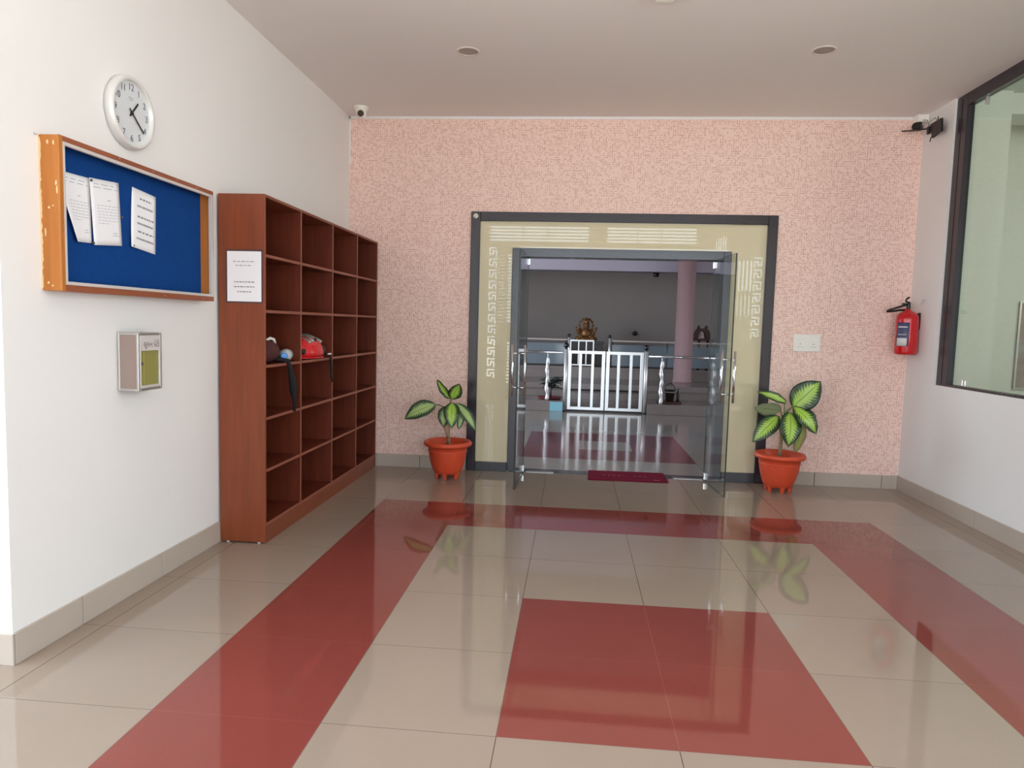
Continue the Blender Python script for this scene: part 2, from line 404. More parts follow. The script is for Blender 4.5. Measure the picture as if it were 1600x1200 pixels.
# back wall with the big door opening
m = MB()
m.box(XL, -0.759, WY, WY + 0.18, 0, ZC); m.box(1.958, XR, WY, WY + 0.18, 0, ZC); m.box(-0.759, 1.958, WY, WY + 0.18, 2.382, ZC)
struct(m.build('wall_back', mosaic))
m = MB(); m.box(XL, XR, WY - 0.006, WY, ZC - 0.022, ZC); m.box(XL, XL + 0.012, WY - 0.006, WY, 2.8, ZC)
struct(m.build('trim_2', white_wall))
# right wall with the wide window opening
m = MB()
m.box(XR, XR + 0.08, YN, WY + 0.18, 0, 0.974); m.box(XR, XR + 0.08, 0.735, WY + 0.18, 0.974, ZC); m.box(XR, XR + 0.08, YN, -2.5, 0.974, ZC); m.box(XR + 0.08, 5.2, YN, YN + 0.07, 0, 3.95)  # last box: unseen return wall, added to narrow the side light
struct(m.build('wall_right', white_wall))

# skirting tiles
def skirting(name, fixed, a0, a1, axis, sign, joints, h=0.125, t=0.011):
    m = MB(); ed = [a0] + [j for j in joints if a0 < j < a1] + [a1]
    for p, q in zip(ed, ed[1:]):
        g = 0.0022
        if axis == 'Y':
            lo, hi = sorted((fixed, fixed + sign * t)); m.box(lo, hi, p + g, q - g, 0, h)
        else:
            lo, hi = sorted((fixed, fixed + sign * t)); m.box(p + g, q - g, lo, hi, 0, h)
    # mortar strip behind the joints
    lo, hi = sorted((fixed, fixed + sign * t * 0.6))
    if axis == 'Y': m.box(lo, hi, a0 + 0.004, a1 - 0.004, 0, h - 0.004, 1)
    else: m.box(a0 + 0.004, a1 - 0.004, lo, hi, 0, h - 0.004, 1)
    struct(m.build(name, [skirt, groutm], bevel=0.0012, seg=1))
skirting('baseboard_left', XL, YN, WY, 'Y', 1, [-2.4, -1.8, -1.2, -0.6, 0, 0.6])
skirting('baseboard_left_return', YN, -7.0, XL + 0.011, 'X', -1, [-6.2, -5.6, -5, -4.4, -3.8, -3.2, -2.6])
skirting('baseboard_back', WY, XL, -0.76, 'X', -1, [-1.8, -1.2], 0.12)
skirting('baseboard_back_right', WY, 1.96, XR, 'X', -1, [2.4, 2.98], 0.12)
skirting('baseboard_right', XR, YN, WY, 'Y', -1, [-2.4, -1.8, -1.2, -0.6, 0.0, 0.6])

# window in the right wall
m = MB()
FX0, FX1 = 3.138, 3.195
m.box(FX0, FX1, 0.585, 0.735, 0.974, ZC); m.box(FX0, FX1, -2.5, 0.585, 3.13, ZC); m.box(FX0, FX1, -2.5, 0.585, 0.974, 0.992); m.box(FX0, FX1, -2.5, -2.36, 0.992, 3.13)
m.box(FX0 - 0.004, FX0, 0.655, 0.662, 0.99, 3.2)
win = struct(m.build('window_1', dark_frame, bevel=0.003, seg=1))
m = MB(); m.box(3.172, 3.182, -2.36, 0.585, 0.992, 3.13)
o = m.build('pane', green_pane, win)
m = MB(); m.box(3.166, 3.190, 0.375, 0.40, 3.075, 3.135)
m.build('clip', steel, win, bevel=0.003)
for yy in (0.355, 0.395):
    m = MB(); m.box(3.160, 3.171, yy, yy + 0.02, 0.994, 1.04); m.build('clip', steel, win, bevel=0.003)

# side room behind that window
m = MB()
m.box(3.201, 3.92, 1.40, 2.45, 0, 3.5); m.box(3.92, 7.0, 2.25, 2.45, 0, 3.5); m.box(6.8, 7.0, -2.7, 2.25, 0, 3.5)
m.box(3.201, 7.0, -2.9, -2.7, 0, 3.5)
m.box(3.92, 7.0, 1.46, 1.80, 3.32, 3.5)
struct(m.build('wall_side_room', green_room))
m = MB(); m.box(3.201, 7.0, -2.9, 2.45, 3.5, 3.58)
struct(m.build('ceiling_side_room', green_room))
m = MB(); m.box(3.201, 7.0, -2.9, 2.45, -0.01, 0.0)
struct(m.build('floor_side_room', hall_tile))
t = thing('display_board', 'grey brown board on the pale green wall behind the right window', 'board', (5.1, 2.245, 0.86))
m = MB(); m.box(4.63, 5.7, 2.233, 2.248, 0.875, 1.72); m.build('panel', mat('grey_brown_board', '8a7f78', 0.7, var=0.2, vscale=15), t)
m = MB(); m.box(4.615, 4.63, 2.228, 2.248, 0.86, 1.735); m.box(5.7, 5.715, 2.228, 2.248, 0.86, 1.735); m.box(4.63, 5.7, 2.228, 2.248, 0.86, 0.875); m.box(4.63, 5.7, 2.228, 2.248, 1.72, 1.735)
m.build('frame', alu, t)

# ------------------------------------------------------------------ door surround
X0, X1, Z1 = -0.759, 1.958, 2.382
dr = thing('door_1', 'dark framed entrance surround with cream glass panels', 'door frame', (0.6, WY, 0)); 
del dr['category']; dr['kind'] = 'structure'
m = MB(); fy0, fy1 = WY - 0.022, WY + 0.16
m.box(X0, X0 + 0.085, fy0, fy1, 0, Z1); m.box(X1 - 0.085, X1, fy0, fy1, 0, Z1); m.box(X0 + 0.085, X1 - 0.085, fy0, fy1, Z1 - 0.082, Z1)
m.build('outer_frame', dark_frame, dr, bevel=0.004, seg=1)
m = MB(); IX0, IX1 = -0.376, 1.578
m.box(IX0, IX0 + 0.068, WY + 0.0, fy1, 0, 2.065); m.box(IX1 - 0.068, IX1, WY + 0.0, fy1, 0, 2.065); m.box(IX0 + 0.068, IX1 - 0.068, WY, fy1, 1.985, 2.065)
m.box(X0 + 0.085, IX0, fy0 + 0.004, fy1, 0, 0.085); m.box(IX1, X1 - 0.085, fy0 + 0.004, fy1, 0, 0.085)
m.build('inner_frame', inner_dark, dr, bevel=0.003, seg=1)
for nm, (a, b, c, d) in {'l': (X0 + 0.085, IX0, 0.085, 2.065), 'r': (IX1, X1 - 0.085, 0.085, 2.065), 't': (X0 + 0.085, X1 - 0.085, 2.065, Z1 - 0.082)}.items():
    m = MB(); m.box(a, b, WY + 0.012, WY + 0.05, c, d); m.build('cream_panel', cream, dr)
m = MB(); m.box(-0.20, 0.06, 1.236, 1.30, -0.005, 0.003); m.build('floor_spring_cover', alu, dr)
m = MB(); m.box(1.16, 1.42, 1.236, 1.30, -0.005, 0.003); m.build('floor_spring_cover', alu, dr)

def glass_door(hx, hy, ang_vec, label, H=1.978, W=0.70):
    """leaf hinged at (hx,hy), opened towards the viewer; ang_vec = plan direction to the free edge"""
    d = Vector((ang_vec[0], ang_vec[1], 0)).normalized(); nrm = Vector((-d.y, d.x, 0)); up = Vector((0, 0, 1))
    t = thing('glass_door', label, 'door', (hx, hy, 0), 'open glass door leaves')
    o = Vector((hx, hy, 0))
    m = MB()
    fs = m.obox(o + d * (W / 2) + up * (H / 2 + 0.006), d * (W / 2), nrm * 0.006, up * (H / 2 - 0.002))
    for f in fs:
        f.normal_update()
        f.material_index = 0 if abs(f.normal.dot(nrm)) > 0.9 else 1
    m.build('pane', [pane, pane_edge], t)
    for z, hl in ((0.045, 0.034), (H - 0.038, 0.013)):
        m = MB(); m.obox(o + d * (hl + 0.004) + up * z, d * hl, nrm * 0.015, up * 0.03)
        m.build('patch_fitting', chrome, t, bevel=0.004)
    m = MB(); m.tube([o + d * 0.0 + up * 0.0, o + up * 0.06], 0.012); m.build('pivot', steel, t)
    for sgn in (1, -1):
        q = o + d * (W - 0.075)
        m = MB(); off = nrm * 0.052 * sgn
        m.tube([q + off + up * 0.775, q + off + up * 1.2], 0.0105, 14)
        for z in (0.845, 1.13):
            m.tube([q + nrm * 0.006 * sgn + up * z, q + off + up * z], 0.0075, 10)
        m.build('pull_handle', chrome, t)
    return t
glass_door(-0.225, 1.245, (-0.245 + 0.225, 0.520 - 1.245), 'left open glass door leaf with tall steel pull handle, nearer the shelf', W=0.72)
glass_door(1.432, 1.245, (1.474 - 1.432, 0.575 - 1.245), 'right open glass door leaf with tall steel pull handle, nearer the extinguisher', W=0.68)

o = MB(); o.lathe([(0.0, -0.010), (0.016, -0.010), (0.021, -0.004), (0.023, 0.0)], (-0.717, WY - 0.0222, 2.341), 'Y', 20)
o.ball((-0.725, WY - 0.034, 2.350), 0.008); o.ball((-0.708, WY - 0.034, 2.350), 0.008); o.ball((-0.717, WY - 0.034, 2.333), 0.008)
tag(o.build('door_sensor', white_pl), 'small white button stuck on the top left corner of the door frame', 'sensor')

# doormat
t = thing('doormat', 'dark maroon doormat lying across the threshold of the glass doors', 'mat', (0.74, 1.24, 0))
m = MB(); m.prism([(0.375, 1.02), (1.09, 1.035), (1.09, 1.425), (0.385, 1.41)], 0.001, 0.011, 'Z'); m.build('pile', maroon_mat, t, bevel=0.003)
m = MB()
for x0, n in ((0.52, 4), (0.80, 3)):
    for k in range(n):
        x = x0 + k * 0.045; m.box(x, x + 0.026, 1.215, 1.221, 0.011, 0.0122); m.box(x, x + 0.005, 1.19, 1.221, 0.011, 0.0122)
m.box(0.96, 1.02, 1.075, 1.09, 0.011, 0.0122)
m.build('lettering', mat('faded_print', '94505e', 0.9), t)

# ------------------------------------------------------------------ shoe rack
SX0, SX1, SY0, SY1, SZ = -1.893, -1.61, -1.20, 1.165, 2.085
rk = thing('pigeonhole_shelf', 'tall reddish brown wooden shelf of open pigeonholes along the white wall', 'shelf', (SX0, SY0, 0))
T = 0.018
m = MB(); m.box(SX0, SX1, SY0, SY0 + T, 0.008, SZ); m.build('side_panel', shelf_wood, rk, bevel=0.0015, seg=1)
m = MB(); m.box(SX0, SX1, SY1 - T, SY1, 0.008, SZ)[3].material_index = 1; m.build('side_panel', [shaded_wood, edge_band], rk, bevel=0.0015, seg=1)
m = MB(); m.box(SX0, SX1, SY0 + T, SY1 - T, SZ - T, SZ); m.build('top_panel', shelf_wood_h, rk, bevel=0.0015, seg=1)
m = MB(); m.box(SX0, SX0 + 0.006, SY0 + T, SY1 - T, 0.03, SZ - T); m.build('back_panel', wood_mat('shaded_back_board', '4e2616', '3f1d10', 0.5, 'Z'), rk)  # board colour darkened for the shade deep in the pigeonholes
m = MB(); m.box(SX1 - 0.022, SX1 - 0.004, SY0 + T, SY1 - T, 0.0, 0.105); m.build('plinth', shelf_wood_h, rk)
DY = [-0.640, -0.025, 0.570]
for y in DY:
    m = MB(); m.box(SX0 + 0.006, SX1 - 0.002, y - T / 2, y + T / 2, 0.123, SZ - T)[3].material_index = 1; m.build('divider', [shaded_wood, edge_band], rk, bevel=0.001, seg=1)
SZS = [0.105, 0.435, 0.752, 1.067, 1.395, 1.722]
for z in SZS:
    ed = [SY0 + T] + DY + [SY1 - T]
    if z == SZS[0]:
        m = MB(); m.box(SX0 + 0.006, SX1 - 0.002, SY0 + T, SY1 - T, z, z + T)[3].material_index = 1; m.build('shelf_board', [shaded_wood, edge_band], rk, bevel=0.001, seg=1)
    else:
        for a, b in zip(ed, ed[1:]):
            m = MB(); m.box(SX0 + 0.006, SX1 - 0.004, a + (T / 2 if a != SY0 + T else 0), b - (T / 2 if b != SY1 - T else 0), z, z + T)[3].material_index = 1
            m.build('shelf_board', [shaded_wood, edge_band], rk, bevel=0.001, seg=1)
for x in (-1.85, -1.655):
    m = MB(); m.lathe([(0.009, 0.0), (0.011, 0.009)], (x, SY0 + 0.012, 0), 'Z', 12); m.build('foot_stud', white_pl, rk)

def lines(m, o, r, u, rows, mi=0, depth=0.0006):
    """rows: (up offset, right start, right end, height, word list) short dashes standing in for print too small to read"""
    o, r, u = Vector(o), Vector(r), Vector(u); n = r.cross(u)
    for up_, a, b, h, step in rows:
        x = a
        while x < b:
            wlen = min(step * random.uniform(0.6, 1.4), b - x)
            c = o + u * up_
            vs_ = [m.bm.verts.new(c + r * (x + wlen * k[0]) + u * (h * k[1]) + n * depth) for k in ((0, 0), (1, 0), (1, 1), (0, 1))]
            f = m.bm.faces.new(vs_); f.material_index = mi
            x += wlen + step * 0.35

t = thing('notice_sheet', 'white printed notice with dark border taped to the shelf side', 'notice', (-1.735, SY0, 1.605))
m = MB(); m.box(-1.848, -1.622, SY0 - 0.0016, SY0 - 0.0002, 1.450, 1.762); m.build('border', mat('dark_tape', '4c3a3e', 0.5), t)
m = MB(); m.box(-1.838, -1.630, SY0 - 0.0026, SY0 - 0.0016, 1.459, 1.752); m.build('paper', paper, t)
m = MB(); lines(m, (-1.734, SY0 - 0.0027, 1.605), (1, 0, 0), (0, 0, 1), [(0.085, -0.068, 0.068, 0.004, 0.022), (0.062, -0.052, 0.050, 0.004, 0.022)])
lines(m, (-1.734, SY0 - 0.0027, 1.605), (1, 0, 0), (0, 0, 1), [(-0.035, -0.062, 0.062, 0.006, 0.014), (-0.063, -0.062, 0.062, 0.006, 0.014), (-0.092, -0.042, 0.045, 0.006, 0.014)])
m.build('print', ink_mid, t)

# red cycling helmet in the second pigeonhole
ZB = SZS[3] + T
t = thing('helmet', 'red and silver helmet with black vents on the middle shelf', 'helmet', (-1.70, -0.33, ZB))
def dome(m, c, rx, ry, rz, z0=0.0, n=28, k=8, top=0.0, mi=0, th0=0.0, th1=1.0):
    rings = []
    for i in range(k + 1):
        a = (th0 + (th1 - th0) * i / k) * math.pi / 2
        rings.append([m.bm.verts.new((c[0] + rx * math.cos(a) ** 0.75 * math.cos(2 * math.pi * j / n) if a < 1.57 else c[0], c[1] + ry * math.cos(a) ** 0.75 * math.sin(2 * math.pi * j / n) if a < 1.57 else c[1], c[2] + z0 + rz * math.sin(a))) for j in range(n)])
    for a, b in zip(rings, rings[1:]):
        for j in range(n):
            f = m.bm.faces.new((a[j], a[(j + 1) % n], b[(j + 1) % n], b[j])); f.smooth = True; f.material_index = mi
    return rings
hc = (-1.720, -0.325, ZB)
m = MB(); dome(m, hc, 0.125, 0.225, 0.14, 0.022); dome(m, hc, 0.128, 0.228, 0.02, 0.008, k=3)
m.build('shell', helm_red, t, solid=0.004)
for dy in (-0.10, -0.05, 0.0, 0.05, 0.10):
    m = MB(); pts = []
    for i in range(9):
        a = math.radians(38 + 84 * i / 8)
        pts.append((hc[0] + 0.118 * math.cos(a), hc[1] + dy, hc[2] + 0.022 + (0.141 - abs(dy) * 0.2) * math.sin(a) ** 0.6 + 0.001))
    m.tube(pts, 0.014, 8); m.build('silver_stripe', helm_grey, t)
for yy, zz, sc in ((-0.17, 0.055, 0.9), (0.115, 0.060, 1.2), (-0.02, 0.135, 0.6)):
    xx = hc[0] + 0.125 * (1 - ((yy) / 0.22) ** 2) ** 0.5 * (1 - (zz / 0.2) ** 2) ** 0.4
    m = MB(); m.ball((xx - 0.004, hc[1] + yy, hc[2] + zz), 0.032 * sc, (0.35, 1.3, 0.8)); m.build('vent', black, t)
m = MB(); m.tube([(hc[0] + 0.08, -0.17, ZB + 0.03), (-1.597, -0.125, ZB + 0.03), (-1.592, -0.11, ZB - 0.03), (-1.592, -0.105, 0.95), (-1.593, -0.088, 0.90)], 0.009, 8, radii=[0.006, 0.008, 0.010, 0.009, 0.006])
m.build('chin_strap', soft_black, t)
m = MB(); m.box(-1.60, -1.588, -0.165, -0.12, ZB + 0.024, ZB + 0.034); m.build('buckle', white_pl, t)

# maroon bag with a bottle in the first pigeonhole
t = thing('cloth_bag', 'dark maroon cloth bag slumped in a pigeonhole, black strap hanging down', 'bag', (-1.74, -0.92, ZB))
m = MB(); m.ball((-1.765, -0.985, ZB + 0.068), 1.0, (0.105, 0.185, 0.0675), 24, 14); m.ball((-1.695, -1.02, ZB + 0.075), 1.0, (0.075, 0.15, 0.07), 20, 12); m.ball((-1.80, -0.93, ZB + 0.095), 1.0, (0.07, 0.09, 0.055), 20, 12)
m.build('body', bag_m, t)
m = MB(); m.tube([(-1.66, -0.95, ZB + 0.03), (-1.60, -0.885, ZB + 0.012), (-1.588, -0.88, ZB - 0.04), (-1.585, -0.86, 0.99), (-1.585, -0.835, 0.91), (-1.586, -0.815, 0.84), (-1.588, -0.812, 0.765)], 0.02, 10, radii=[0.012, 0.015, 0.016, 0.022, 0.026, 0.013, 0.009])
m.build('strap', soft_black, t)
m = MB(); m.tube([(-1.70, -0.99, ZB + 0.141), (-1.685, -0.96, ZB + 0.156), (-1.675, -0.93, ZB + 0.148), (-1.672, -0.918, ZB + 0.120)], 0.009, 8); m.build('zip_pull', white_pl, t)
t = thing('water_bottle', 'clear plastic bottle with blue cap lying on its side before the bag', 'bottle', (-1.62, -0.83, ZB))
dirv = Vector((0.30, -0.95, 0.0)).normalized()
bo = Vector((-1.695, -0.670, ZB + 0.0425))
m = MB(); m.tube([bo, bo + dirv * 0.01, bo + dirv * 0.165, bo + dirv * 0.182, bo + dirv * 0.195], 0.04, 24, radii=[0.034, 0.041, 0.041, 0.030, 0.016]); m.build('body', bottle_m, t)
m = MB(); m.tube([bo + dirv * 0.19, bo + dirv * 0.222, bo + dirv * 0.226], 0.02, 20, radii=[0.020, 0.020, 0.017]); m.build('cap', bluecap, t)

# ------------------------------------------------------------------ notice board
BX, BY0, BY1, BZ0, BZ1 = -1.82, -2.572, -1.392, 1.45, 2.058
nb = thing('notice_board', 'wooden framed blue felt notice board fixed to the white wall', 'notice board', (XL, (BY0 + BY1) / 2, BZ0))
for yy in (BY0, BY1 - 0.018):
    m = MB(); m.box(XL, BX - 0.004, yy, yy + 0.018, BZ0, BZ1); m.build('side_board', orange_wood, nb, bevel=0.004)
for zz in (BZ0, BZ1 - 0.018):
    m = MB(); m.box(XL, BX - 0.004, BY0 + 0.018, BY1 - 0.018, zz, zz + 0.018); m.build('rail_board', brown_wood, nb)
m = MB(); fw = 0.02
m.box(BX - 0.004, BX, BY0, BY0 + fw, BZ0, BZ1, 1); m.box(BX - 0.004, BX, BY1 - 0.008, BY1, BZ0, BZ1)
m.box(BX - 0.004, BX, BY0 + fw, BY1 - 0.008, BZ1 - 0.022, BZ1); m.box(BX - 0.004, BX, BY0 + fw, BY1 - 0.008, BZ0, BZ0 + 0.026)
m.build('face_trim', [brown_wood, orange_wood], nb)
m = MB(); a0, a1, b0, b1 = BY0 + fw, BY1 - 0.008, BZ0 + 0.026, BZ1 - 0.022; cw = 0.013
m.box(BX - 0.012, BX + 0.003, a0, a0 + cw * 0.7, b0, b1); m.box(BX - 0.012, BX + 0.003, a1 - cw * 1.6, a1, b0, b1); m.box(BX - 0.012, BX + 0.003, a0 + cw * 0.7, a1 - cw * 1.6, b1 - cw, b1); m.box(BX - 0.012, BX + 0.003, a0 + cw * 0.7, a1 - cw * 1.6, b0, b0 + cw)
m.build('aluminium_channel', alu_white, nb)
m = MB(); m.box(XL + 0.003, XL + 0.02, BY0 + 0.018, BY1 - 0.018, BZ0 + 0.018, BZ1 - 0.018); m.build('felt_panel', felt, nb)
m = MB()
rnd = random.Random(3)
for k in range(14):
    z = BZ0 + 0.01 + k * 0.042; ws = [0.004 + rnd.random() * 0.007 for q in range(4)]
    m.prism([(XL, z)] + [(XL + ws[q], z + 0.0143 * q) for q in range(4)] + [(XL, z + 0.043)], BY0 - 0.0015, BY0 + 0.001, 'Y')
for (xx, zz, hh) in ((-1.868, 2.02, 0.018), (-1.842, 2.015, 0.022), (-1.836, 1.86, 0.022), (-1.832, 1.83, 0.03), (-1.868, 1.77, 0.012), (-1.85, 1.78, 0.008), (-1.885, 1.66, 0.04), (-1.878, 1.475, 0.012), (-1.86, 1.465, 0.010)):
    m.prism([(xx + 0.0042 * math.cos(k * 1.05) * rnd.uniform(0.5, 1.2), zz + hh / 2 + hh * 0.55 * math.sin(k * 1.05) * rnd.uniform(0.6, 1.2)) for k in range(6)], BY0 - 0.001, BY0 + 0.001, 'Y')
m.build('chipped_edge', orange_soft, nb)
for (yy, zz) in ((-2.2, BZ1 - 0.006), (-1.95, BZ1 - 0.01), (-1.75, BZ1 - 0.008), (-1.56, BZ1 - 0.012), (-1.87, BZ0 + 0.012), (-1.5, BZ0 + 0.01)):
    m = MB(); m.lathe([(0.0, 0.0012), (0.0028, 0.0008), (0.0035, 0.0)], (BX, yy, zz), 'X', 10); m.build('nail', alu, nb)
m = MB(); m.lathe([(0.004, 0), (0.004, 0.01), (0.0, 0.011)], (XL, BY0 - 0.018, BZ1 - 0.002), 'X', 10); tag(m.build('wall_nail', steel), 'small nail in the white wall by the notice board corner', 'nail')

def sheet(name, corners, label, curl, rows, dark=False, group='papers on the notice board', tilt=0.0):
    """corners in (y,z): top-left, top-right, bottom-right, bottom-left on the felt; curl lifts the bottom edge"""
    t = thing(name, label, 'paper', (XL + 0.022, corners[0][0], corners[0][1]), group)
    m = MB(); N, K = 8, 10; g = []
    for i in range(N + 1):
        u = i / N; row = []
        for j in range(K + 1):
            v = j / K
            a = Vector((0, *corners[0])).lerp(Vector((0, *corners[1])), u); b = Vector((0, *corners[3])).lerp(Vector((0, *corners[2])), u)
            p = a.lerp(b, v); p.x = XL + 0.0225 + tilt + curl(u, v); row.append(m.bm.verts.new(p))
        g.append(row)
    for i in range(N):
        for j in range(K):
            f = m.bm.faces.new((g[i][j], g[i][j + 1], g[i + 1][j + 1], g[i + 1][j])); f.smooth = True
    m.build('paper', paper, t, solid=0.0006)
    m = MB()
    for (v0, u0, u1, hh, step) in rows:
        u = u0
        while u < u1 - 1e-4:
            ue = min(u1, u + step * random.uniform(0.6, 1.3)); q = []
            for (uu, vv) in ((u, v0), (ue, v0), (ue, v0 + hh), (u, v0 + hh)):
                a = Vector((0, *corners[0])).lerp(Vector((0, *corners[1])), uu); b = Vector((0, *corners[3])).lerp(Vector((0, *corners[2])), uu)
                p = a.lerp(b, vv); p.x = XL + 0.0225 + tilt + curl(uu, vv) + 0.0012; q.append(m.bm.verts.new(p))
            m.bm.faces.new(q); u = ue + step * 0.35
    m.build('print', ink_mid if dark else ink, t)
    return t
letter = [(0.07, 0.12, 0.9, 0.012, 0.2), (0.12, 0.1, 0.95, 0.012, 0.25), (0.30, 0.55, 0.68, 0.012, 0.1)] + [(0.39 + 0.045 * k, 0.2, 0.95 if k < 6 else 0.6, 0.008, 0.10) for k in range(7)] + [(0.80, 0.70, 0.85, 0.015, 0.06), (0.84, 0.66, 0.9, 0.012, 0.07)]
sheet('notice_paper', [(-2.525, 1.935), (-2.315, 1.941), (-2.308, 1.667), (-2.418, 1.661)], 'left printed letter on the blue board, its lower left corner cut away by a fold', lambda u, v: 0.018 * (1 - u) * (1 - u) * (0.4 + 0.6 * v), letter, tilt=0.0012)
sheet('notice_paper', [(-2.318, 1.944), (-2.123, 1.959), (-2.106, 1.678), (-2.304, 1.660)], 'middle printed letter on the blue board, overlapping the left one', lambda u, v: 0.006 * (1 - u) * v, letter, tilt=0.003)
times = [(0.13, 0.32, 0.8, 0.028, 0.10), (0.26, 0.22, 0.86, 0.032, 0.05), (0.44, 0.24, 0.9, 0.028, 0.09), (0.55, 0.24, 0.88, 0.032, 0.05), (0.69, 0.26, 0.9, 0.028, 0.12), (0.81, 0.2, 0.9, 0.032, 0.05)]
sheet('notice_paper', [(-2.020, 1.963), (-1.838, 1.947), (-1.842, 1.664), (-2.050, 1.683)], 'timings sheet with bold lines standing alone right on the blue board', lambda u, v: 0.012 * (1 - u) * v * v + 0.004 * u * (1 - v), times, dark=True)
PIN = [(-2.311, 1.934, 'tiny pin between the two letters at their top'), (-2.110, 1.808, 'tiny pin at the right edge of the middle letter'), (-2.306, 1.668, 'tiny pin between the two letters at their foot'), (-2.028, 1.689, 'tiny pin at the lower left of the timings sheet')]
for y, z, lb in PIN:
    m = MB(); m.lathe([(0.006, 0), (0.006, 0.004), (0.003, 0.007), (0.0, 0.0075)], (XL + 0.028, y, z), 'X', 10)
    tag(m.build('push_pin', ink_dark), lb, 'pin', 'pins in the notice board')

# ------------------------------------------------------------------ wall clock
CY, CZ, CR = -2.018, 2.300, 0.162
ck = thing('wall_clock', 'round silver rimmed wall clock with black numerals above the notice board', 'clock', (XL, CY, CZ))
m = MB(); m.lathe([(CR - 0.012, 0.0), (CR + 0.003, 0.004), (CR + 0.004, 0.030), (CR - 0.004, 0.041), (CR - 0.016, 0.043), (CR - 0.021, 0.038), (CR - 0.022, 0.022)], (XL, CY, CZ), 'X', 64); 
m.build('rim', grey_pl, ck)
m = MB(); m.lathe([(0.0, 0.024), (CR - 0.021, 0.024)], (XL, CY, CZ), 'X', 64); m.build('dial', dial_m, ck)
m = MB(); fx = XL + 0.0246
for h in range(1, 13):
    a = math.radians(30 * h); rr = CR * 0.715
    m.text(str(h), 0.043, (fx, CY + rr * math.sin(a), CZ + rr * math.cos(a)), (0, 1, 0), (0, 0, 1))
m.build('numerals', ink_dark, ck)
m = MB(); m.box(fx, fx + 0.0006, CY - 0.017, CY + 0.017, CZ + 0.066, CZ + 0.071); m.box(fx, fx + 0.0006, CY - 0.012, CY + 0.012, CZ + 0.058, CZ + 0.061); m.build('maker_mark', ink, ck)
def hand(name, deg, L, tail, wd, x):
    a = math.radians(deg); d = Vector((0, math.sin(a), math.cos(a))); s_ = Vector((0, math.cos(a), -math.sin(a)))
    m = MB(); c = Vector((x, CY, CZ)); m.obox(c + d * (L - tail) / 2, Vector((0.0008, 0, 0)), s_ * wd, d * (L + tail) / 2); m.build(name, black, ck)
hand('hour_hand', 41, 0.073, 0.022, 0.0042, XL + 0.028); hand('minute_hand', 130, 0.112, 0.026, 0.0036, XL + 0.030)
m = MB(); m.lathe([(0.008, 0.024), (0.008, 0.032), (0.0, 0.033)], (XL, CY, CZ), 'X', 16); m.build('hub', black, ck)

# ------------------------------------------------------------------ suggestion box
BXX, b0, b1, z0, z1 = -1.80, -2.122, -1.935, 1.006, 1.281
sb = thing('suggestion_box', 'aluminium edged suggestion box with olive front under the notice board', 'box', (XL, (b0 + b1) / 2, z0))
m = MB(); r = 0.013
for yy in (b0, b1 - r):
    for xx in (XL, BXX - r):
        m.box(xx, xx + r, yy, yy + r, z0, z1)
for zz in (z0, z1 - r):
    for yy in (b0, b1 - r): m.box(XL + r, BXX - r, yy, yy + r, zz, zz + r)
    m.box(BXX - r, BXX, b0 + r, b1 - r, zz, zz + r)
m.build('frame', alu, sb, bevel=0.003)
for yy in (b0 + 0.004, b1 - 0.008):
    m = MB(); m.box(XL + r, BXX - r, yy, yy + 0.004, z0 + r, z1 - r); m.build('side_panel', taupe, sb)
m = MB(); m.box(XL, BXX - 0.004, b0 + 0.008, b1 - 0.008, z1 - 0.010, z1 - 0.004); m.build('top_plate', alu, sb)
m = MB(); m.box(XL, BXX - 0.004, b0 + 0.008, b1 - 0.008, z0 + 0.004, z0 + 0.01); m.build('bottom_plate', alu, sb)
m = MB(); m.box(BXX - 0.010, BXX - 0.007, b0 + r, b1 - r, z0 + r, z1 - r); m.build('front_panel', olive, sb)
m = MB(); m.box(BXX - 0.007, BXX + 0.001, b0 + r, b0 + 0.022, z0 + r, z1 - r); m.box(BXX - 0.007, BXX + 0.001, b1 - 0.022, b1 - r, z0 + r, z1 - r); m.box(BXX - 0.007, BXX + 0.001, b0 + 0.022, b1 - 0.022, z0 + r, z0 + 0.026); m.box(BXX - 0.007, BXX + 0.001, b0 + 0.022, b1 - 0.022, z1 - 0.034, z1 - r)
m.build('door_rim', alu_white, sb, bevel=0.002)
m = MB(); m.box(BXX - 0.006, BXX - 0.003, b0 + 0.045, b0 + 0.049, z0 + 0.03, 1.19); m.build('inner_edge', mat('olive_edge', 'a9a35e', 0.4), sb)
m = MB(); m.lathe([(0.006, 0), (0.006, 0.004), (0, 0.005)], (BXX - 0.007, b0 + 0.036, 1.135), 'X', 12); m.build('lock', ink_dark, sb)
m = MB(); m.box(BXX - 0.007, BXX + 0.0015, b0 + 0.024, b1 - 0.014, 1.196, 1.256, 0)
m.text('સૂચન પેટી', 0.036, (BXX + 0.0018, (b0 + b1) / 2 + 0.006, 1.224), (0, 1, 0), (0, 0, 1), 1)
m.build('name_label', [mat('label_grey', 'cfc6c4', 0.5), ink_dark], sb)

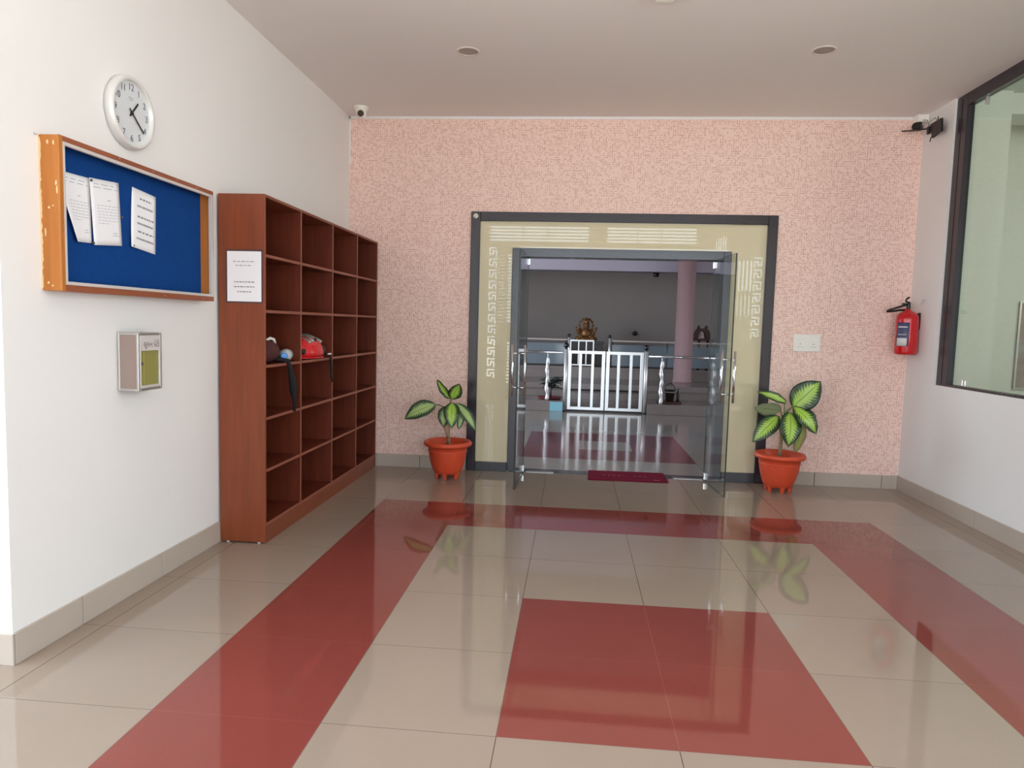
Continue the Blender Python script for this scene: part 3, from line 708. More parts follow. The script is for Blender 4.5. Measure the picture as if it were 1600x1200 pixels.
# ------------------------------------------------------------------ potted plants
def pot(t, c, mirror):
    x, y = c
    prof = [(0.092, 0.040), (0.112, 0.046), (0.126, 0.075), (0.144, 0.125), (0.159, 0.185), (0.169, 0.245), (0.174, 0.285), (0.205, 0.292), (0.213, 0.302), (0.212, 0.318), (0.203, 0.330), (0.188, 0.330), (0.180, 0.322), (0.166, 0.290), (0.160, 0.27), (0.0, 0.27)]
    m = MB(); m.lathe(prof, (x, y, 0), 'Z', 56)
    # raised ring under the rim
    m.lathe([(0.1655, 0.238), (0.171, 0.242), (0.172, 0.248), (0.168, 0.252)], (x, y, 0), 'Z', 56, caps=False)
    m.build('bowl', terracotta, t)
    for k in range(6):
        a = math.radians(60 * k + (-90 + (3 if mirror else -3)))
        d = Vector((math.cos(a), math.sin(a), 0)); s_ = Vector((-d.y, d.x, 0)); cc = Vector((x, y, 0))
        m = MB(); vs_ = []
        for (rr, z, ww) in ((0.086, 0.0, 0.014), (0.106, 0.0, 0.014), (0.118, 0.062, 0.019), (0.090, 0.062, 0.019)):
            vs_.append((cc + d * rr + s_ * ww + Vector((0, 0, z)), cc + d * rr - s_ * ww + Vector((0, 0, z))))
        A = [m.bm.verts.new(p[0]) for p in vs_]; B = [m.bm.verts.new(p[1]) for p in vs_]
        m.bm.faces.new(A); m.bm.faces.new(B[::-1])
        for i in range(4): m.bm.faces.new((A[i], A[(i + 1) % 4], B[(i + 1) % 4], B[i]))
        m.build('foot', terracotta, t, bevel=0.004)
    # curved ribs moulded on the side
    for base in range(4):
        m = MB(); pts = []
        for i in range(13):
            u = i / 12; z = 0.055 + 0.175 * u
            rr = 0.1125 + (0.1690 - 0.1125) * ((z - 0.046) / 0.20) ** 0.72 + 0.0005
            ang = math.radians(-88 + 90 * base + (32 if not mirror else -38) * u ** 1.5)
            pts.append((x + rr * math.cos(ang), y + rr * math.sin(ang), z))
        m.tube(pts, 0.0042, 8); m.build('rib', terracotta, t)
    m = MB(); m.lathe([(0.0, 0.283), (0.08, 0.280), (0.162, 0.274)], (x, y, 0), 'Z', 32); m.build('soil', soil, t)

def leaf(t, base, tip, width, material, sag=0.02, face=(0.0, -1.0, 0.35), fold=0.18, shape=1.0, petiole=None):
    base, tip, face = Vector(base), Vector(tip), Vector(face).normalized()
    ax = (tip - base); L = ax.length; ax.normalize(); side = ax.cross(face).normalized(); nrm = side.cross(ax).normalized()
    if nrm.dot(face) < 0: nrm = -nrm
    NU, NV = 10, 18; m = MB(); uvl = m.bm.loops.layers.uv.new('UVMap'); g = []
    for j in range(NV + 1):
        v = j / NV; wv = width / 2 * (math.sin(math.pi * min(1, (v * 0.985 + 0.012)) ** (0.78 * shape))) ** 0.72
        if v > 0.85: wv *= 1 - ((v - 0.85) / 0.15) ** 2 * 0.55
        c = base + ax * (L * v) + nrm * (sag * math.sin(math.pi * v)) 
        row = []
        for i in range(NU + 1):
            u = -1 + 2 * i / NU
            p = c + side * (wv * u) + nrm * (fold * wv * (abs(u) ** 1.3) + 0.004 * math.sin(v * 19 + u * 2) * abs(u))
            row.append((m.bm.verts.new(p), (i / NU, v)))
        g.append(row)
    for j in range(NV):
        for i in range(NU):
            q = (g[j][i], g[j][i + 1], g[j + 1][i + 1], g[j + 1][i])
            f = m.bm.faces.new([k[0] for k in q]); f.smooth = True
            for lp, k in zip(f.loops, q): lp[uvl].uv = k[1]
    lf = m.build('leaf', material, t, solid=0.0014)
    if petiole:
        a = Vector(petiole); mid = (a + base) / 2 + Vector((0, 0, 0.03))
        m = MB(); m.tube([a, a.lerp(mid, 0.6), mid.lerp(base, 0.5), base, base + ax * 0.02], 0.005, 8, radii=[0.008, 0.0065, 0.0055, 0.0045, 0.003]); m.build('petiole', stem_m, lf)
    return lf

p1 = thing('potted_plant', 'variegated plant in orange pot left of the door, sparse with one long leaf sideways', 'plant', (-0.87, 0.855, 0), 'potted plants beside the door')
pot(p1, (-0.87, 0.855), False)
m = MB(); m.tube([(-0.867, 0.86, 0.27), (-0.868, 0.86, 0.40), (-0.862, 0.86, 0.52), (-0.855, 0.857, 0.62), (-0.848, 0.855, 0.69), (-0.842, 0.855, 0.725)], 0.012, 10, radii=[0.016, 0.015, 0.013, 0.012, 0.009, 0.006]); m.build('stem', stem_b, p1)
m = MB(); m.tube([(-0.872, 0.85, 0.37), (-0.885, 0.845, 0.45), (-0.89, 0.835, 0.53), (-0.887, 0.83, 0.57)], 0.02, 12, radii=[0.012, 0.024, 0.034, 0.020]); m.build('dry_sheath', sheath, p1)
leaf(p1, (-0.985, 0.825, 0.650), (-1.240, 0.770, 0.522), 0.160, leaf_a, 0.035, (0.12, -0.9, 0.6), 0.10, petiole=(-0.856, 0.855, 0.585))
leaf(p1, (-0.848, 0.850, 0.705), (-0.974, 0.830, 0.876), 0.078, leaf_b, 0.01, (-0.5, -1, 0.1), 0.35)
leaf(p1, (-0.840, 0.845, 0.705), (-0.765, 0.790, 0.845), 0.125, leaf_b, 0.0, (0.3, -1, -0.1), 0.15)
leaf(p1, (-0.872, 0.830, 0.640), (-0.895, 0.755, 0.462), 0.128, leaf_a, 0.03, (-0.1, -0.95, 0.4), 0.12)
leaf(p1, (-0.832, 0.815, 0.672), (-0.815, 0.725, 0.462), 0.142, leaf_b, 0.035, (0.1, -0.95, 0.4), 0.12)
leaf(p1, (-0.800, 0.845, 0.665), (-0.620, 0.820, 0.432), 0.105, leaf_a, 0.035, (0.55, -0.8, 0.4), 0.10)
leaf(p1, (-0.752, 0.835, 0.610), (-0.770, 0.795, 0.440), 0.072, leaf_a, 0.015, (0.5, -0.9, 0.1), 0.2)

p2 = thing('potted_plant', 'bushier variegated plant in orange pot right of the door, broad upright leaf on top', 'plant', (2.005, 0.935, 0), 'potted plants beside the door')
pot(p2, (2.005, 0.935), True)
m = MB(); m.tube([(2.005, 0.94, 0.27), (2.008, 0.94, 0.40), (2.008, 0.94, 0.50), (1.99, 0.938, 0.57), (1.985, 0.937, 0.62)], 0.012, 10, radii=[0.017, 0.015, 0.013, 0.012, 0.010]); m.build('stem', stem_b, p2)
m = MB(); m.tube([(2.008, 0.94, 0.48), (2.018, 0.938, 0.58), (2.022, 0.937, 0.66), (2.022, 0.937, 0.77)], 0.01, 10, radii=[0.012, 0.010, 0.008, 0.006]); m.build('stem', stem_m, p2)
leaf(p2, (2.085, 0.915, 0.735), (2.288, 0.880, 0.962), 0.235, leaf_b, 0.02, (-0.15, -1, 0.25), 0.14, 1.0, petiole=(2.02, 0.937, 0.65))
leaf(p2, (2.085, 0.895, 0.738), (2.262, 0.825, 0.518), 0.170, leaf_b, 0.035, (0.25, -0.9, 0.45), 0.12, petiole=(2.02, 0.937, 0.64))
leaf(p2, (2.050, 0.880, 0.690), (2.025, 0.785, 0.408), 0.180, leaf_b, 0.04, (0.05, -0.95, 0.4), 0.12, petiole=(2.02, 0.937, 0.62))
leaf(p2, (2.150, 0.925, 0.650), (2.115, 0.900, 0.335), 0.125, leaf_d, 0.03, (0.3, -0.95, 0.1), 0.12, petiole=(2.02, 0.938, 0.60))
leaf(p2, (1.960, 0.895, 0.650), (1.748, 0.845, 0.430), 0.158, leaf_b, 0.03, (-0.2, -0.95, 0.3), 0.12, petiole=(2.0, 0.937, 0.58))
leaf(p2, (1.985, 0.920, 0.700), (1.740, 0.825, 0.730), 0.150, leaf_c, 0.0, (-0.15, -0.9, -0.5), 0.06, petiole=(2.01, 0.937, 0.60))
leaf(p2, (2.030, 0.930, 0.770), (1.768, 0.870, 0.858), 0.090, leaf_b, 0.015, (0.0, -0.9, 0.55), 0.14)

# ------------------------------------------------------------------ fire extinguisher
EX, EY = 3.026, 1.055
fe = thing('fire_extinguisher', 'red fire extinguisher with black hose hung in the right wall corner', 'extinguisher', (EX, EY, 1.20))
R = 0.088
m = MB(); m.lathe([(0.0, 1.203), (R * 0.8, 1.203), (R * 0.94, 1.208), (R, 1.225), (R, 1.50), (R * 0.95, 1.53), (R * 0.75, 1.555), (R * 0.4, 1.572), (0.024, 1.578), (0.022, 1.59), (0.0, 1.59)], (EX, EY, 0), 'Z', 40); m.build('cylinder', red_paint, fe)
def wrap(a0, a1, z0_, z1_, name, mt, rr):
    m = MB(); n = 12; A = []; B = []
    for k in range(n + 1):
        a = math.radians(a0 + (a1 - a0) * k / n); A.append(m.bm.verts.new((EX + rr * math.cos(a), EY + rr * math.sin(a), z0_))); B.append(m.bm.verts.new((EX + rr * math.cos(a), EY + rr * math.sin(a), z1_)))
    for k in range(n):
        f = m.bm.faces.new((A[k], A[k + 1], B[k + 1], B[k])); f.smooth = True
    m.build(name, mt, fe, solid=0.0004)
wrap(190, 258, 1.275, 1.475, 'label', label_bl, R + 0.0006)
wrap(195, 250, 1.278, 1.345, 'label_text', label_wh, R + 0.0012)
wrap(200, 250, 1.432, 1.442, 'label_text', label_wh, R + 0.0012)
wrap(200, 245, 1.37, 1.376, 'label_text', label_wh, R + 0.0012)
m = MB(); m.tube([(EX, EY, 1.585), (EX, EY, 1.635)], 0.016, 14); m.box(EX - 0.05, EX + 0.012, EY - 0.012, EY + 0.012, 1.625, 1.64); m.build('valve', black, fe, bevel=0.003)
m = MB(); m.tube([(EX + 0.01, EY, 1.64), (EX - 0.03, EY - 0.01, 1.655), (EX - 0.02, EY, 1.672), (EX + 0.004, EY, 1.69)], 0.008, 10); m.build('lever', black, fe)
m = MB(); m.lathe([(0.016, 0), (0.016, 0.012), (0, 0.013)], (EX + 0.012, EY, 1.625), 'X', 16); m.build('gauge', alu, fe)
m = MB(); pts = [(EX - 0.012, EY, 1.628), (EX - 0.06, EY - 0.01, 1.612), (EX - 0.12, EY - 0.015, 1.592), (EX - 0.168, EY - 0.01, 1.575), (EX - 0.172, EY, 1.566), (EX - 0.13, EY + 0.01, 1.568), (EX - 0.06, EY + 0.015, 1.580), (EX - 0.01, EY + 0.012, 1.582)]
m.tube(pts, 0.009, 10); m.build('hose', black, fe)
m = MB(); m.box(EX + 0.086, XR, EY - 0.02, EY + 0.02, 1.46, 1.485); m.box(XR - 0.006, XR, EY - 0.02, EY + 0.02, 1.42, 1.56); m.build('bracket', black, fe)
m = MB(); m.tube([(XR - 0.001, 0.985, 1.665), (XR - 0.02, 0.985, 1.665), (XR - 0.022, 0.985, 1.625)], 0.004, 8); tag(m.build('wall_hook', steel), 'small metal hook in the right wall beside the extinguisher', 'hook')

# ------------------------------------------------------------------ switch plate
sp = thing('socket_plate', 'white double socket plate on the pink mosaic wall', 'socket', (2.26, WY, 1.2))
m = MB(); m.box(2.147, 2.378, WY - 0.012, WY, 1.200, 1.352); m.build('plate', white_pl, sp, bevel=0.004)
for k, xx in enumerate((2.205, 2.318)):
    m = MB(); m.box(xx - 0.042, xx + 0.042, WY - 0.0145, WY - 0.012, 1.215, 1.285); m.build('socket', white_pl, sp, bevel=0.002)
    m = MB()
    for dx, dz, rr in ((0, 0.016, 0.0045), (-0.013, -0.010, 0.0035), (0.013, -0.010, 0.0035)):
        m.lathe([(0.0, 0), (rr, 0.0)], (xx + dx, WY - 0.0147, 1.25 + dz), 'Y', 10)
    m.build('holes', ink_dark, sp)
    m = MB(); m.box(xx - 0.022, xx + 0.022, WY - 0.0155, WY - 0.012, 1.295, 1.338); m.build('switch', white_pl, sp, bevel=0.002)

# ------------------------------------------------------------------ ceiling and corner fittings
for (x, y, lb) in ((-0.58, -0.281, 'round unlit ceiling downlight nearer the white left wall'), (1.788, -0.258, 'round unlit ceiling downlight nearer the right window')):
    t = thing('downlight', lb, 'light', (x, y, ZC), 'ceiling downlights')
    m = MB(); m.lathe([(0.080, 0.0), (0.079, -0.004), (0.066, -0.006), (0.064, -0.002)], (x, y, ZC), 'Z', 40, caps=False); m.build('ring', mat('downlight_rim', 'd8d2cb', 0.5), t)
    m = MB(); m.lathe([(0.0, -0.0022), (0.066, -0.0022)], (x, y, ZC), 'Z', 40); m.build('diffuser', mat('downlight_lens', 'a79c97', 0.5), t)
sd = thing('smoke_detector', 'white smoke detector on the ceiling at the top edge of the photo', 'detector', (0.65, -1.09, ZC))
m = MB(); m.lathe([(0.0, 0.0), (0.058, 0.0), (0.056, -0.02), (0.053, -0.026), (0.0, -0.026)], (0.65, -1.09, ZC), 'Z', 36); m.build('base', white_pl, sd)
m = MB(); m.lathe([(0.0, -0.024), (0.046, -0.024), (0.046, -0.036), (0.0, -0.036)], (0.65, -1.09, ZC), 'Z', 36); m.build('sensing_chamber', mat('detector_gap', '7a716b', 0.6), sd)
m = MB(); m.lathe([(0.0, -0.036), (0.050, -0.036), (0.049, -0.041), (0.036, -0.047), (0.0, -0.049)], (0.65, -1.09, ZC), 'Z', 36)
for k in range(10):
    a = 2 * math.pi * k / 10; m.obox((0.65 + 0.047 * math.cos(a), -1.09 + 0.047 * math.sin(a), ZC - 0.031), (0.005 * math.cos(a), 0.005 * math.sin(a), 0), (-0.006 * math.sin(a), 0.006 * math.cos(a), 0), (0, 0, 0.006))
m.build('cap', white_pl, sd)

dc = thing('dome_camera', 'white turret security camera on the ceiling above the shelf corner', 'camera', (-1.71, 0.95, ZC))
m = MB(); m.lathe([(0.0, 0.0), (0.064, 0.0), (0.064, -0.006), (0.052, -0.026), (0.047, -0.045), (0.0, -0.046)], (-1.71, 0.95, ZC), 'Z', 36); m.build('base', white_pl, dc)
m = MB(); m.ball((-1.708, 0.945, ZC - 0.052), 0.046); m.build('ball', white_pl, dc)
m = MB(); 
dl = Vector((0.16, -0.93, -0.33)).normalized(); cc = Vector((-1.708, 0.945, ZC - 0.052)); m.tube([cc + dl * 0.03, cc + dl * 0.049], 0.027, 24); m.build('lens', mat('lens_brown', '3a2a22', 0.15), dc)

t = thing('corner_camera', 'white box camera with dark lens high in the right corner', 'camera', (3.07, 1.16, 3.15))
m = MB(); m.box(3.025, 3.118, 1.135, WY - 0.001, 3.163, ZC - 0.001); m.build('junction_box', white_pl, t, bevel=0.004)
m = MB(); m.tube([(3.060, 1.175, 3.165), (3.055, 1.165, 3.135)], 0.02, 14); m.tube([(3.062, 1.165, 3.118), (3.005, 1.125, 3.122), (3.0, 1.122, 3.122)], 0.03, 18, radii=[0.026, 0.031, 0.026]); m.build('lens_housing', black, t)
t = thing('wall_antenna', 'black flat panel on a thin arm beside the corner camera', 'antenna', (3.06, 0.90, 3.05))
m = MB(); m.prism([(0.975, 3.095), (0.80, 3.098), (0.785, 2.99), (0.93, 2.972)], 3.052, 3.072, 'X'); m.build('panel', black, t, bevel=0.004)
m = MB(); m.tube([(2.945, WY, 3.108), (2.99, 1.10, 3.080), (3.05, 0.955, 3.058)], 0.006, 8); m.build('arm', black, t)
m = MB(); m.box(3.035, 3.055, 0.955, 0.985, 3.015, 3.075); m.tube([(3.05, 0.93, 2.985), (3.045, 0.94, 2.945)], 0.004, 6); m.tube([(3.06, 0.86, 3.09), (3.06, 0.862, 3.125)], 0.004, 6); m.build('clamp', black, t)
m = MB(); m.tube([(3.07, 1.135, 3.175), (3.065, 1.05, 3.15), (3.05, 0.99, 3.09), (3.05, 0.96, 3.07)], 0.003, 6); m.tube([(3.062, 0.88, 3.10), (3.07, 0.93, 3.135), (3.06, 1.0, 3.12), (3.05, 0.975, 3.075)], 0.003, 6); m.build('cable', mat('grey_cable', '8d857e', 0.6), t)

# ------------------------------------------------------------------ hall beyond the door
m = MB(); m.box(-5.2, 7.7, 11.0, 11.2, 0, 3.6); struct(m.build('wall_hall_back', hall_wall))
m = MB(); m.box(-5.2, -5.0, 1.41, 11.0, 0, 0.7); m.box(-5.2, -5.0, 6.6, 11.0, 0.7, 3.6); m.box(-5.2, -5.0, 1.41, 6.6, 3.1, 3.6); struct(m.build('wall_hall_left', hall_wall))
m = MB(); m.box(7.5, 7.7, 2.46, 11.0, 0, 3.6); struct(m.build('wall_hall_right', hall_wall))
m = MB(); m.box(-5.2, 7.7, 1.42, 11.2, 3.6, 3.75); struct(m.build('ceiling_hall', hall_wall))
m = MB(); m.box(-5.0, XL - 0.25, 1.25, 1.41, 0, 3.6); m.box(XL - 0.25, 3.4, 1.25, 1.41, 3.43, 3.6); m.box(3.92, 7.5, 2.46, 2.55, 0, 3.6); struct(m.build('wall_hall_front', hall_wall))
# steps and dais
m = MB(); m.box(-5.0, 0.06, 6.05, 7.2, 0, 0.163); m.box(1.40, 7.5, 6.05, 7.2, 0, 0.163); struct(m.build('floor_platform', stone_step, bevel=0.006))
m = MB(); m.box(0.06, 1.40, 6.45, 6.85, 0, 0.12); struct(m.build('floor_gate_step', stone_step, bevel=0.006))
m = MB(); m.box(-5.0, 0.06, 6.85, 7.5, 0.163, 0.26); m.box(1.40, 7.5, 6.85, 7.5, 0.163, 0.26); m.box(0.06, 1.40, 6.85, 7.5, 0, 0.24); m.box(-5.0, 7.5, 7.3, 8.7, 0.26, 0.36); m.box(-5, 7.5, 7.5, 8.7, 0, 0.26); struct(m.build('floor_steps', stone_step, bevel=0.006))
m = MB(); m.box(-5.0, 7.5, 8.7, 11.0, 0, 0.575); m.box(-5.0, 7.5, 8.68, 8.7, 0.535, 0.58); struct(m.build('floor_dais', stone_step))
m = MB(); m.box(-5.0, 7.5, 8.62, 9.0, 2.46, 3.6); struct(m.build('trim_3', lilac))
m = MB(); m.lathe([(0.178, 0.36), (0.178, 0.40), (0.168, 0.41), (0.168, 3.6)], (2.284, 8.40, 0), 'Z', 40)
t = m.build('column', pinkcol); tag(t, 'round pink column rising from the steps inside the hall', 'column')

def post(m, x, y, z0_, z1_, r_=0.028): m.tube([(x, y, z0_), (x, y, z1_)], r_, 16)
GZ = 6.13
gt = thing('entrance_gate', 'white barred double gate across the steps inside the hall', 'gate', (0.73, GZ, 0))
for (a, b) in ((0.125, 0.715), (0.735, 1.325)):
    m = MB()
    r_ = 0.017
    m.box(a, a + 0.052, GZ - r_, GZ + r_, 0.030, 0.985); m.box(b - 0.052, b, GZ - r_, GZ + r_, 0.030, 0.985)
    m.box(a + 0.052, b - 0.052, GZ - r_, GZ + r_, 0.935, 0.985); m.box(a + 0.052, b - 0.052, GZ - r_, GZ + r_, 0.030, 0.078)
    lf = m.build('leaf_frame', white_metal, gt, bevel=0.003, seg=1)
    for k in (1, 2):
        x = a + (b - a) * k / 3; m = MB(); m.box(x - 0.021, x + 0.021, GZ - 0.015, GZ + 0.015, 0.075, 0.938); m.build('bar', white_metal, lf, bevel=0.003, seg=1)
for x, nm in ((0.088, 'l'), (1.362, 'r')):
    m = MB(); post(m, x, GZ, 0.012, 1.0, 0.03); m.build('gate_post', white_metal, gt)
    m = MB(); m.ball((x, GZ, 1.062), 0.044); m.tube([(x, GZ, 1.0), (x, GZ, 1.025)], 0.02, 14); m.build('ball_finial', dark_steel, gt)
    m = MB(); m.lathe([(0.034, 0.0), (0.034, 0.012), (0.03, 0.014)], (x, GZ, 0.0), 'Z', 20); m.build('post_base', black, gt)
m = MB(); m.box(0.12, 1.33, GZ - 0.012, GZ + 0.012, 0.0, 0.012); m.build('floor_track', black, gt)

def handrail(xa, xb, y, z, label, posts, ends=()):
    t = thing('handrail', label, 'railing', ((xa + xb) / 2, y, 0.163), 'hand rails beside the gate')
    m = MB(); m.tube([(xa, y, z), (xb, y, z)], 0.021, 14); m.build('top_rail', chrome, t)
    for x in posts:
        m = MB(); pts = []; rad = []
        for i in range(25):
            u = i / 24; pts.append((x + 0.008 * math.sin(u * 15), y + 0.008 * math.cos(u * 15), 0.163 + 0.005 + (0.86 - 0.168) * u)); rad.append(0.028 + 0.006 * math.sin(u * 30))
        m.tube(pts, 0.02, 12, radii=rad); m.tube([(x, y, 0.855), (x, y, z - 0.018)], 0.008, 8); m.build('twisted_baluster', white_metal, t)
    for x in ends:
        m = MB(); m.box(x - 0.028, x + 0.028, y - 0.028, y + 0.028, 0.163, z - 0.015); m.build('end_post', white_metal, t, bevel=0.004)
    return t
handrail(-2.2, 0.055, GZ, 0.945, 'steel handrail on twisted baluster left of the white gate', (-0.205, -1.0, -1.8))
handrail(1.395, 2.62, GZ, 0.925, 'steel handrail on twisted baluster right of the white gate', (1.615,), (2.50,))

# rear balustrade of blue grey panels on the dais
YR = 8.82
def balus(xa, xb, label, lean=False):
    t = thing('panel_balustrade', label, 'railing', ((xa + xb) / 2, YR, 0.58), 'panel balustrades on the dais')
    n = max(1, round((xb - xa) / 1.1))
    for k in range(n):
        a = xa + (xb - xa) * k / n; b = xa + (xb - xa) * (k + 1) / n
        m = MB(); m.box(a + 0.01, b - 0.01, YR - 0.006, YR + 0.006, 0.615, 1.03); m.build('panel', blue_glass, t)
    m = MB(); m.box(xa, xb, YR - 0.02, YR + 0.02, 1.09, 1.12); m.build('top_rail', mat('pale_stone_rail', 'b9ada6', 0.35), t)
    for k in range(n + 1):
        x = xa + 0.02 + (xb - xa - 0.04) * k / n; m = MB(); m.tube([(x, YR + 0.03, 0.575), (x, YR + 0.03, 1.095)], 0.014, 10); m.build('upright', steel, t)
    return t
balus(-3.6, 0.07, 'long panel balustrade on the dais left of the small rear gate')
balus(0.95, 4.2, 'long panel balustrade on the dais behind the pink column')
rg = thing('rear_gate', 'small steel gate on the dais before the golden statue', 'gate', (0.45, YR - 0.02, 0.58))
for x in (0.105, 0.905):
    m = MB(); m.tube([(x, YR - 0.02, 0.575), (x, YR - 0.02, 1.16)], 0.022, 12); m.build('gate_post', white_metal, rg)
    m = MB(); m.ball((x, YR - 0.02, 1.19), 0.034); m.build('ball_finial', dark_steel, rg)
m = MB(); m.box(0.13, 0.60, YR - 0.035, YR - 0.005, 1.08, 1.11); m.box(0.13, 0.60, YR - 0.035, YR - 0.005, 0.60, 0.625); m.build('leaf_rail', white_metal, rg)
for x in (0.14, 0.30, 0.45, 0.59):
    m = MB(); m.box(x - 0.012, x + 0.012, YR - 0.032, YR - 0.008, 0.62, 1.085); m.build('bar', white_metal, rg)

# statue on its plinth
pl = MB(); pl.box(0.10, 0.80, 9.45, 9.95, 0.575, 1.02); pl.box(0.07, 0.83, 9.42, 9.98, 1.02, 1.06)
tag(pl.build('pedestal', mat('dark_stone', '5b5553', 0.4), bevel=0.006), 'dark stone plinth under the golden statue at the hall end', 'pedestal')
st = thing('statue', 'seated golden brown statue with crown and halo against the grey wall', 'statue', (0.45, 9.68, 1.06))
m = MB()
m.ball((0.45, 9.68, 1.116), 1.0, (0.21, 0.13, 0.055), 24, 12)           # folded legs
m.ball((0.30, 9.64, 1.12), 1.0, (0.085, 0.085, 0.05)); m.ball((0.60, 9.64, 1.12), 1.0, (0.085, 0.085, 0.05))
m.ball((0.45, 9.69, 1.225), 1.0, (0.115, 0.09, 0.13), 24, 14)           # trunk
m.ball((0.45, 9.68, 1.385), 1.0, (0.068, 0.066, 0.078), 24, 14)         # head
m.tube([(0.45, 9.69, 1.31), (0.45, 9.685, 1.35)], 0.035, 14)
for s_ in (-1, 1):
    m.tube([(0.45 + s_ * 0.10, 9.69, 1.30), (0.45 + s_ * 0.165, 9.67, 1.22), (0.45 + s_ * 0.13, 9.60, 1.16), (0.45 + s_ * 0.06, 9.58, 1.17)], 0.03, 10, radii=[0.036, 0.032, 0.026, 0.022])
    m.tube([(0.45 + s_ * 0.11, 9.70, 1.30), (0.45 + s_ * 0.19, 9.69, 1.29), (0.45 + s_ * 0.215, 9.67, 1.36)], 0.026, 10, radii=[0.032, 0.026, 0.022])
m.build('figure', gold, st, subsurf=0)
m = MB(); m.lathe([(0.070, 1.42), (0.060, 1.455), (0.066, 1.462), (0.040, 1.51), (0.018, 1.545), (0.0, 1.56)], (0.45, 9.69, 0), 'Z', 20); m.build('crown', gold, st)
m = MB(); m.lathe([(0.12, 0.0), (0.135, -0.008), (0.150, 0.0), (0.135, 0.008), (0.12, 0.0)], (0.45, 9.76, 1.40), 'Y', 32, caps=False)
for k in range(12):
    a = math.pi * 2 * k / 12; m.ball((0.45 + 0.158 * math.sin(a), 9.76, 1.40 + 0.158 * math.cos(a)), 0.016)
m.tube([(0.45, 9.76, 1.06), (0.45, 9.76, 1.28)], 0.014, 8)
m.build('halo', gold, st)
for s_ in (-1, 1):
    m = MB(); m.ball((0.45 + s_ * 0.032, 9.617, 1.385), 0.016, (1, 0.5, 0.7)); m.build('eye', dkwood, st)

# carved stand with small figure near the column
sh = thing('carved_stand', 'dark carved wooden stand with peaked top right of the pink column', 'stand', (2.76, 9.2, 0.58))
for x in (2.705, 2.875):
    m = MB(); m.lathe([(0.024, 0.577), (0.030, 0.60), (0.018, 0.64), (0.026, 0.72), (0.016, 0.80), (0.026, 0.90), (0.018, 1.02), (0.026, 1.16)], (x, 9.2, 0), 'Z', 14); m.build('leg', dkwood, sh)
m = MB(); m.box(2.68, 2.90, 9.17, 9.23, 0.68, 0.71); m.build('stretcher', dkwood, sh)
m = MB(); m.box(2.56, 2.96, 9.05, 9.35, 1.15, 1.19); m.build('table_top', dkwood, sh, bevel=0.005)
m = MB(); m.prism([(2.585, 1.19), (2.675, 1.19), (2.70, 1.30), (2.73, 1.345), (2.775, 1.345), (2.80, 1.30), (2.825, 1.19), (2.95, 1.19), (2.935, 1.29), (2.88, 1.37), (2.84, 1.40), (2.67, 1.40), (2.63, 1.36), (2.60, 1.29)], 9.15, 9.27, 'Y'); m.build('arched_back', dkwood, sh, bevel=0.006)
for x in (2.685, 2.835):
    m = MB(); m.ball((x, 9.21, 1.425), 0.032); m.build('finial', dkwood, sh)
m = MB(); m.ball((2.752, 9.105, 1.236), 1.0, (0.035, 0.03, 0.045)); m.ball((2.752, 9.105, 1.295), 1.0, (0.022, 0.022, 0.028)); tag(m.build('figurine', mat('pale_figure', 'a58f7d', 0.5)), 'small pale figurine inside the arch of the dark carved stand', 'figurine')

# dark plant and bucket on the platform
dp = thing('palm_plant', 'dark spiky plant on a red saucer behind the left baluster', 'plant', (-0.165, 6.42, 0.163))
m = MB(); m.lathe([(0.0, 0.0), (0.16, 0.0), (0.20, 0.022), (0.198, 0.028), (0.15, 0.012), (0.0, 0.012)], (-0.165, 6.42, 0.164), 'Z', 28); m.build('saucer', redplastic, dp)
m = MB(); m.tube([(-0.15, 6.42, 0.175), (-0.145, 6.42, 0.40)], 0.012, 8); m.build('stem', dkwood, dp)
rnd = random.Random(11)
for k in range(22):
    a = rnd.uniform(0, 2 * math.pi); L = rnd.uniform(0.12, 0.24); zz = rnd.uniform(0.33, 0.46); up_ = rnd.uniform(-0.25, 0.75)
    b = Vector((-0.145, 6.42, zz)); tp = b + Vector((math.cos(a) * L, math.sin(a) * L * 0.6, up_ * L * 0.8))
    leaf(dp, b, tp, 0.045, plantdark, 0.03, (0.1, -0.5, 0.9), 0.2)
bk = thing('bucket', 'dark bucket with raised handle standing on the platform right of the gate', 'bucket', (1.795, 6.40, 0.185))
m = MB(); m.lathe([(0.0, 0.186), (0.062, 0.186), (0.085, 0.375), (0.088, 0.375), (0.086, 0.382), (0.080, 0.378), (0.06, 0.20)], (1.795, 6.40, 0), 'Z', 24); m.build('pail', mat('dark_pail', '3b322f', 0.4), bk)
m = MB(); m.tube([(1.795 - 0.085 * math.cos(math.pi * k / 12), 6.40, 0.37 + 0.11 * math.sin(math.pi * k / 12)) for k in range(13)], 0.007, 8); m.build('bail_handle', black, bk)
m = MB(); m.lathe([(0.081, 0.335), (0.0845, 0.345), (0.083, 0.352)], (1.795, 6.40, 0), 'Z', 24, caps=False); m.build('band', mat('grey_band', '8d8581', 0.5), bk)
tr = MB(); tr.lathe([(0.0, 0.164), (0.19, 0.164), (0.205, 0.178), (0.20, 0.185), (0.17, 0.184), (0.0, 0.184)], (1.79, 6.40, 0), 'Z', 28)
tag(tr.build('tray', mat('brown_tray', '5c3a34', 0.6)), 'round brown tray under the dark bucket', 'tray')
bt = MB(); bt.lathe([(0.0, 0.186), (0.022, 0.186), (0.024, 0.24), (0.024, 0.33), (0.012, 0.37), (0.011, 0.40), (0.0, 0.402)], (1.925, 6.40, 0), 'Z', 16)
tag(bt.build('bottle', black), 'slim black bottle beside the dark bucket on the tray', 'bottle')
cy = MB(); cy.box(-0.148, 0.058, 6.045, 6.0499, 0.002, 0.150); tag(cy.build('wall_plate', cyan_m), 'pale cyan square plate on the step riser left of the gate', 'plate')
